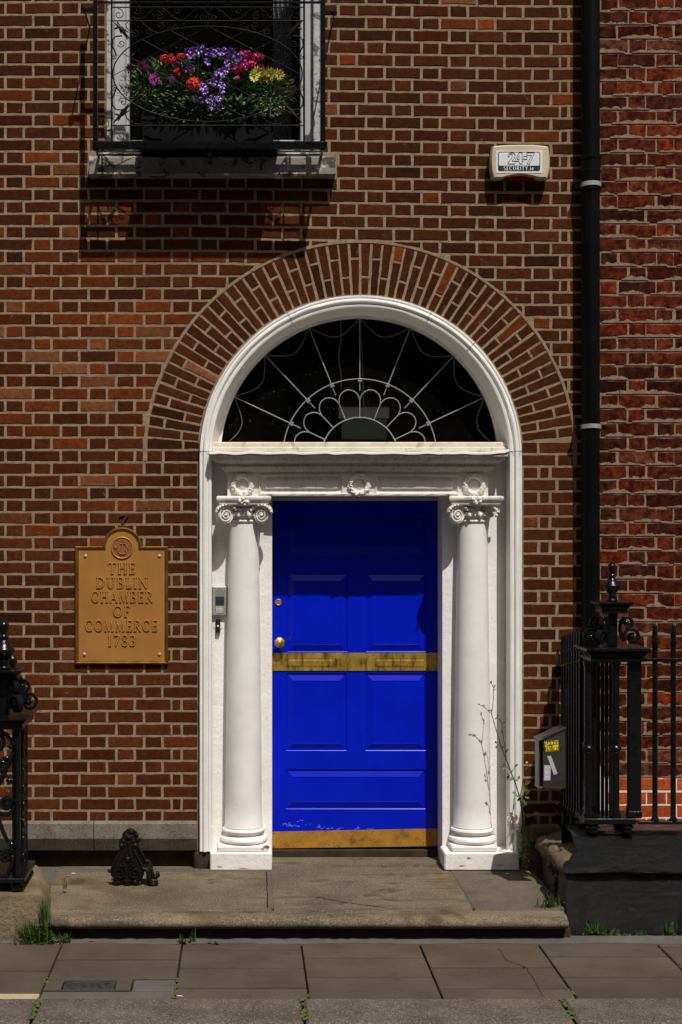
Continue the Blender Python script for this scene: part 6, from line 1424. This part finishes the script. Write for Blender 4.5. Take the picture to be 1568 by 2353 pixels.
def tuft(label, xd, yd, Y, n, h, spread, seed, leafy=0, cat='grass tuft', z=0.0, group=None):
    r_ = random.Random(seed); p = W(xd, yd, Y); p.z = z
    t = thing('grass_tuft', label, cat, p, group); m_ = MB()
    for i in range(n):
        a = r_.uniform(0, 2*math.pi); hh = h * r_.uniform(.35, 1.1); sp_ = spread * r_.uniform(.1, 1)
        b = p + Vector((r_.gauss(0, spread * .45), r_.gauss(0, .012), 0)); tip = b + Vector((math.cos(a) * sp_, math.sin(a) * .5 * sp_ - .01, hh))
        mid = (b + tip) / 2 + Vector((0, 0, hh * .14)); sd = Vector((math.cos(a + 1.4), math.sin(a + 1.4), 0)) * .0026
        m_.add([b - sd, b + sd, mid + sd * .9, mid - sd * .9, tip], [(0, 1, 2, 3), (3, 2, 4)], r_.randrange(2))
    for i in range(leafy):
        c = p + Vector((r_.gauss(0, spread * .7), r_.uniform(-.03, .0), r_.uniform(.005, h * .45)))
        leaf(m_, c, r_.uniform(.012, .026), r_.uniform(.008, .016), (r_.uniform(-1, 1), r_.uniform(-1, .1), r_.uniform(-.2, .7)), (0, 0, 1), .3, mi=r_.randrange(2))
    obj('blades', m_, [grass_m, weed_g if leafy else grass_m], t, kind='stuff')
tuft('large bright green grass clump against the low stone left of the doorstep', 82, 2168, -1.14, 240, .13, .085, 1, 60)
tuft('leafy weed climbing the corner between the low stone and the doorstep', 103, 2140, -1.135, 90, .26, .03, 2, 110, 'weed')
tuft('small grass clump below the left end of the doorstep nosing', 146, 2172, -1.14, 70, .065, .045, 3)
tuft('single grass sprig with a seed stalk under the middle of the doorstep', 443, 2165, -1.13, 10, .12, .02, 4, 6, z=.005)
tuft('tiny weed among litter at the joint under the doorstep', 418, 2170, -1.14, 16, .05, .02, 5, 12, 'weed')
tuft('flat clover sprig below the doorstep', 495, 2168, -1.14, 4, .02, .02, 6, 12, 'weed')
tuft('grass clump on the step at the corner of the brown plinth', 1262, 2085, -.93, 60, .09, .055, 7, 8, z=LZ)
tuft('tall grass clump at the foot of the black plinth', 1368, 2160, -1.00, 80, .085, .05, 8, 40, z=.0)
tuft('leafy low weed at the foot of the black plinth beside the grass', 1410, 2160, -1.00, 14, .04, .05, 9, 46, 'weed')
tuft('small green weed at the foot of the black plinth farther right', 1475, 2162, -1.00, 26, .035, .03, 10, 22, 'weed')
tuft('grass clump at the right end of the black plinth', 1540, 2157, -1.00, 40, .085, .035, 11, 16)
tuft('dry grass stalk on top of the low stone beside the iron pier', 150, 2010, -.6, 9, .10, .015, 12, 6, 'dry weed', z=.16)
def litter(name, label, cat, xd, yd, Y, z, l, wd, ang, mat):
    p = W(xd, yd, Y); p.z = z; t = thing(name, label, cat, p); m_ = MB()
    leaf(m_, p + Vector((0, 0, .004)), l, wd, (math.cos(R(ang)), math.sin(R(ang)), .12), (0, 0, 1), .2); leaf(m_, p + Vector((0, 0, .003)), l * .7, wd * .8, (math.cos(R(ang + 70)), math.sin(R(ang + 70)), .1), (0, 0, 1), .4); obj('blade', m_, mat, t)
litter('dead_leaf', 'curled orange dead leaf on the cement below the doorstep', 'leaf', 205, 2169, -1.13, .006, .04, .016, 10, dead_leaf)
litter('dead_leaf', 'orange dead leaf on the step near the low stone', 'leaf', 152, 2016, -.22, LZ, .05, .016, -5, dead_leaf)
litter('dead_leaf', 'brown dead leaf in the weeds at the joint under the doorstep', 'leaf', 412, 2170, -1.135, .008, .04, .022, 60, dead_leaf)
litter('paper_scrap', 'small white paper scrap on the step near the low stone', 'litter', 164, 2010, -.15, LZ, .03, .012, 5, paper_white)
litter('paper_scrap', 'white paper scrap on the step in front of the right column', 'litter', 1162, 2001, -.16, LZ, .03, .018, 20, paper_white)
litter('cigarette_end', 'white cigarette end lying at the joint beside the kerb', 'litter', 407, 2292, -2.04, .002, .03, .010, 5, paper_white)

# ------------------------------------------------------------------ unseen far side of the street; terrace added to cut sky fill and reflections
op = thing('unseen_terrace', 'unseen brown brick terrace added across the street', 'building', (0, -24, 0))
m_ = MB(); m_.box(-45, 45, -34, -24, -.1, 15.2); m_.box(-45, 45, -34.2, -23.7, 15.2, 15.5); obj('wall', m_, M('terrace_brick', (.10, .05, .03), (.16, .08, .05), 3, .9), op)
for i in range(-14, 15):
    for z0, h_ in ((1.0, 2.2), (4.6, 2.6), (8.6, 2.0), (11.8, 1.6)):
        m_ = MB(); m_.box(i * 3.0 - .55, i * 3.0 + .55, -24.02, -23.98, z0, z0 + h_); obj('window', m_, dark_screen, op)
fp = MB(); fp.box(-60, 60, -24, -20, -.3, .0); obj('far_pavement', fp, flag, kind='structure')
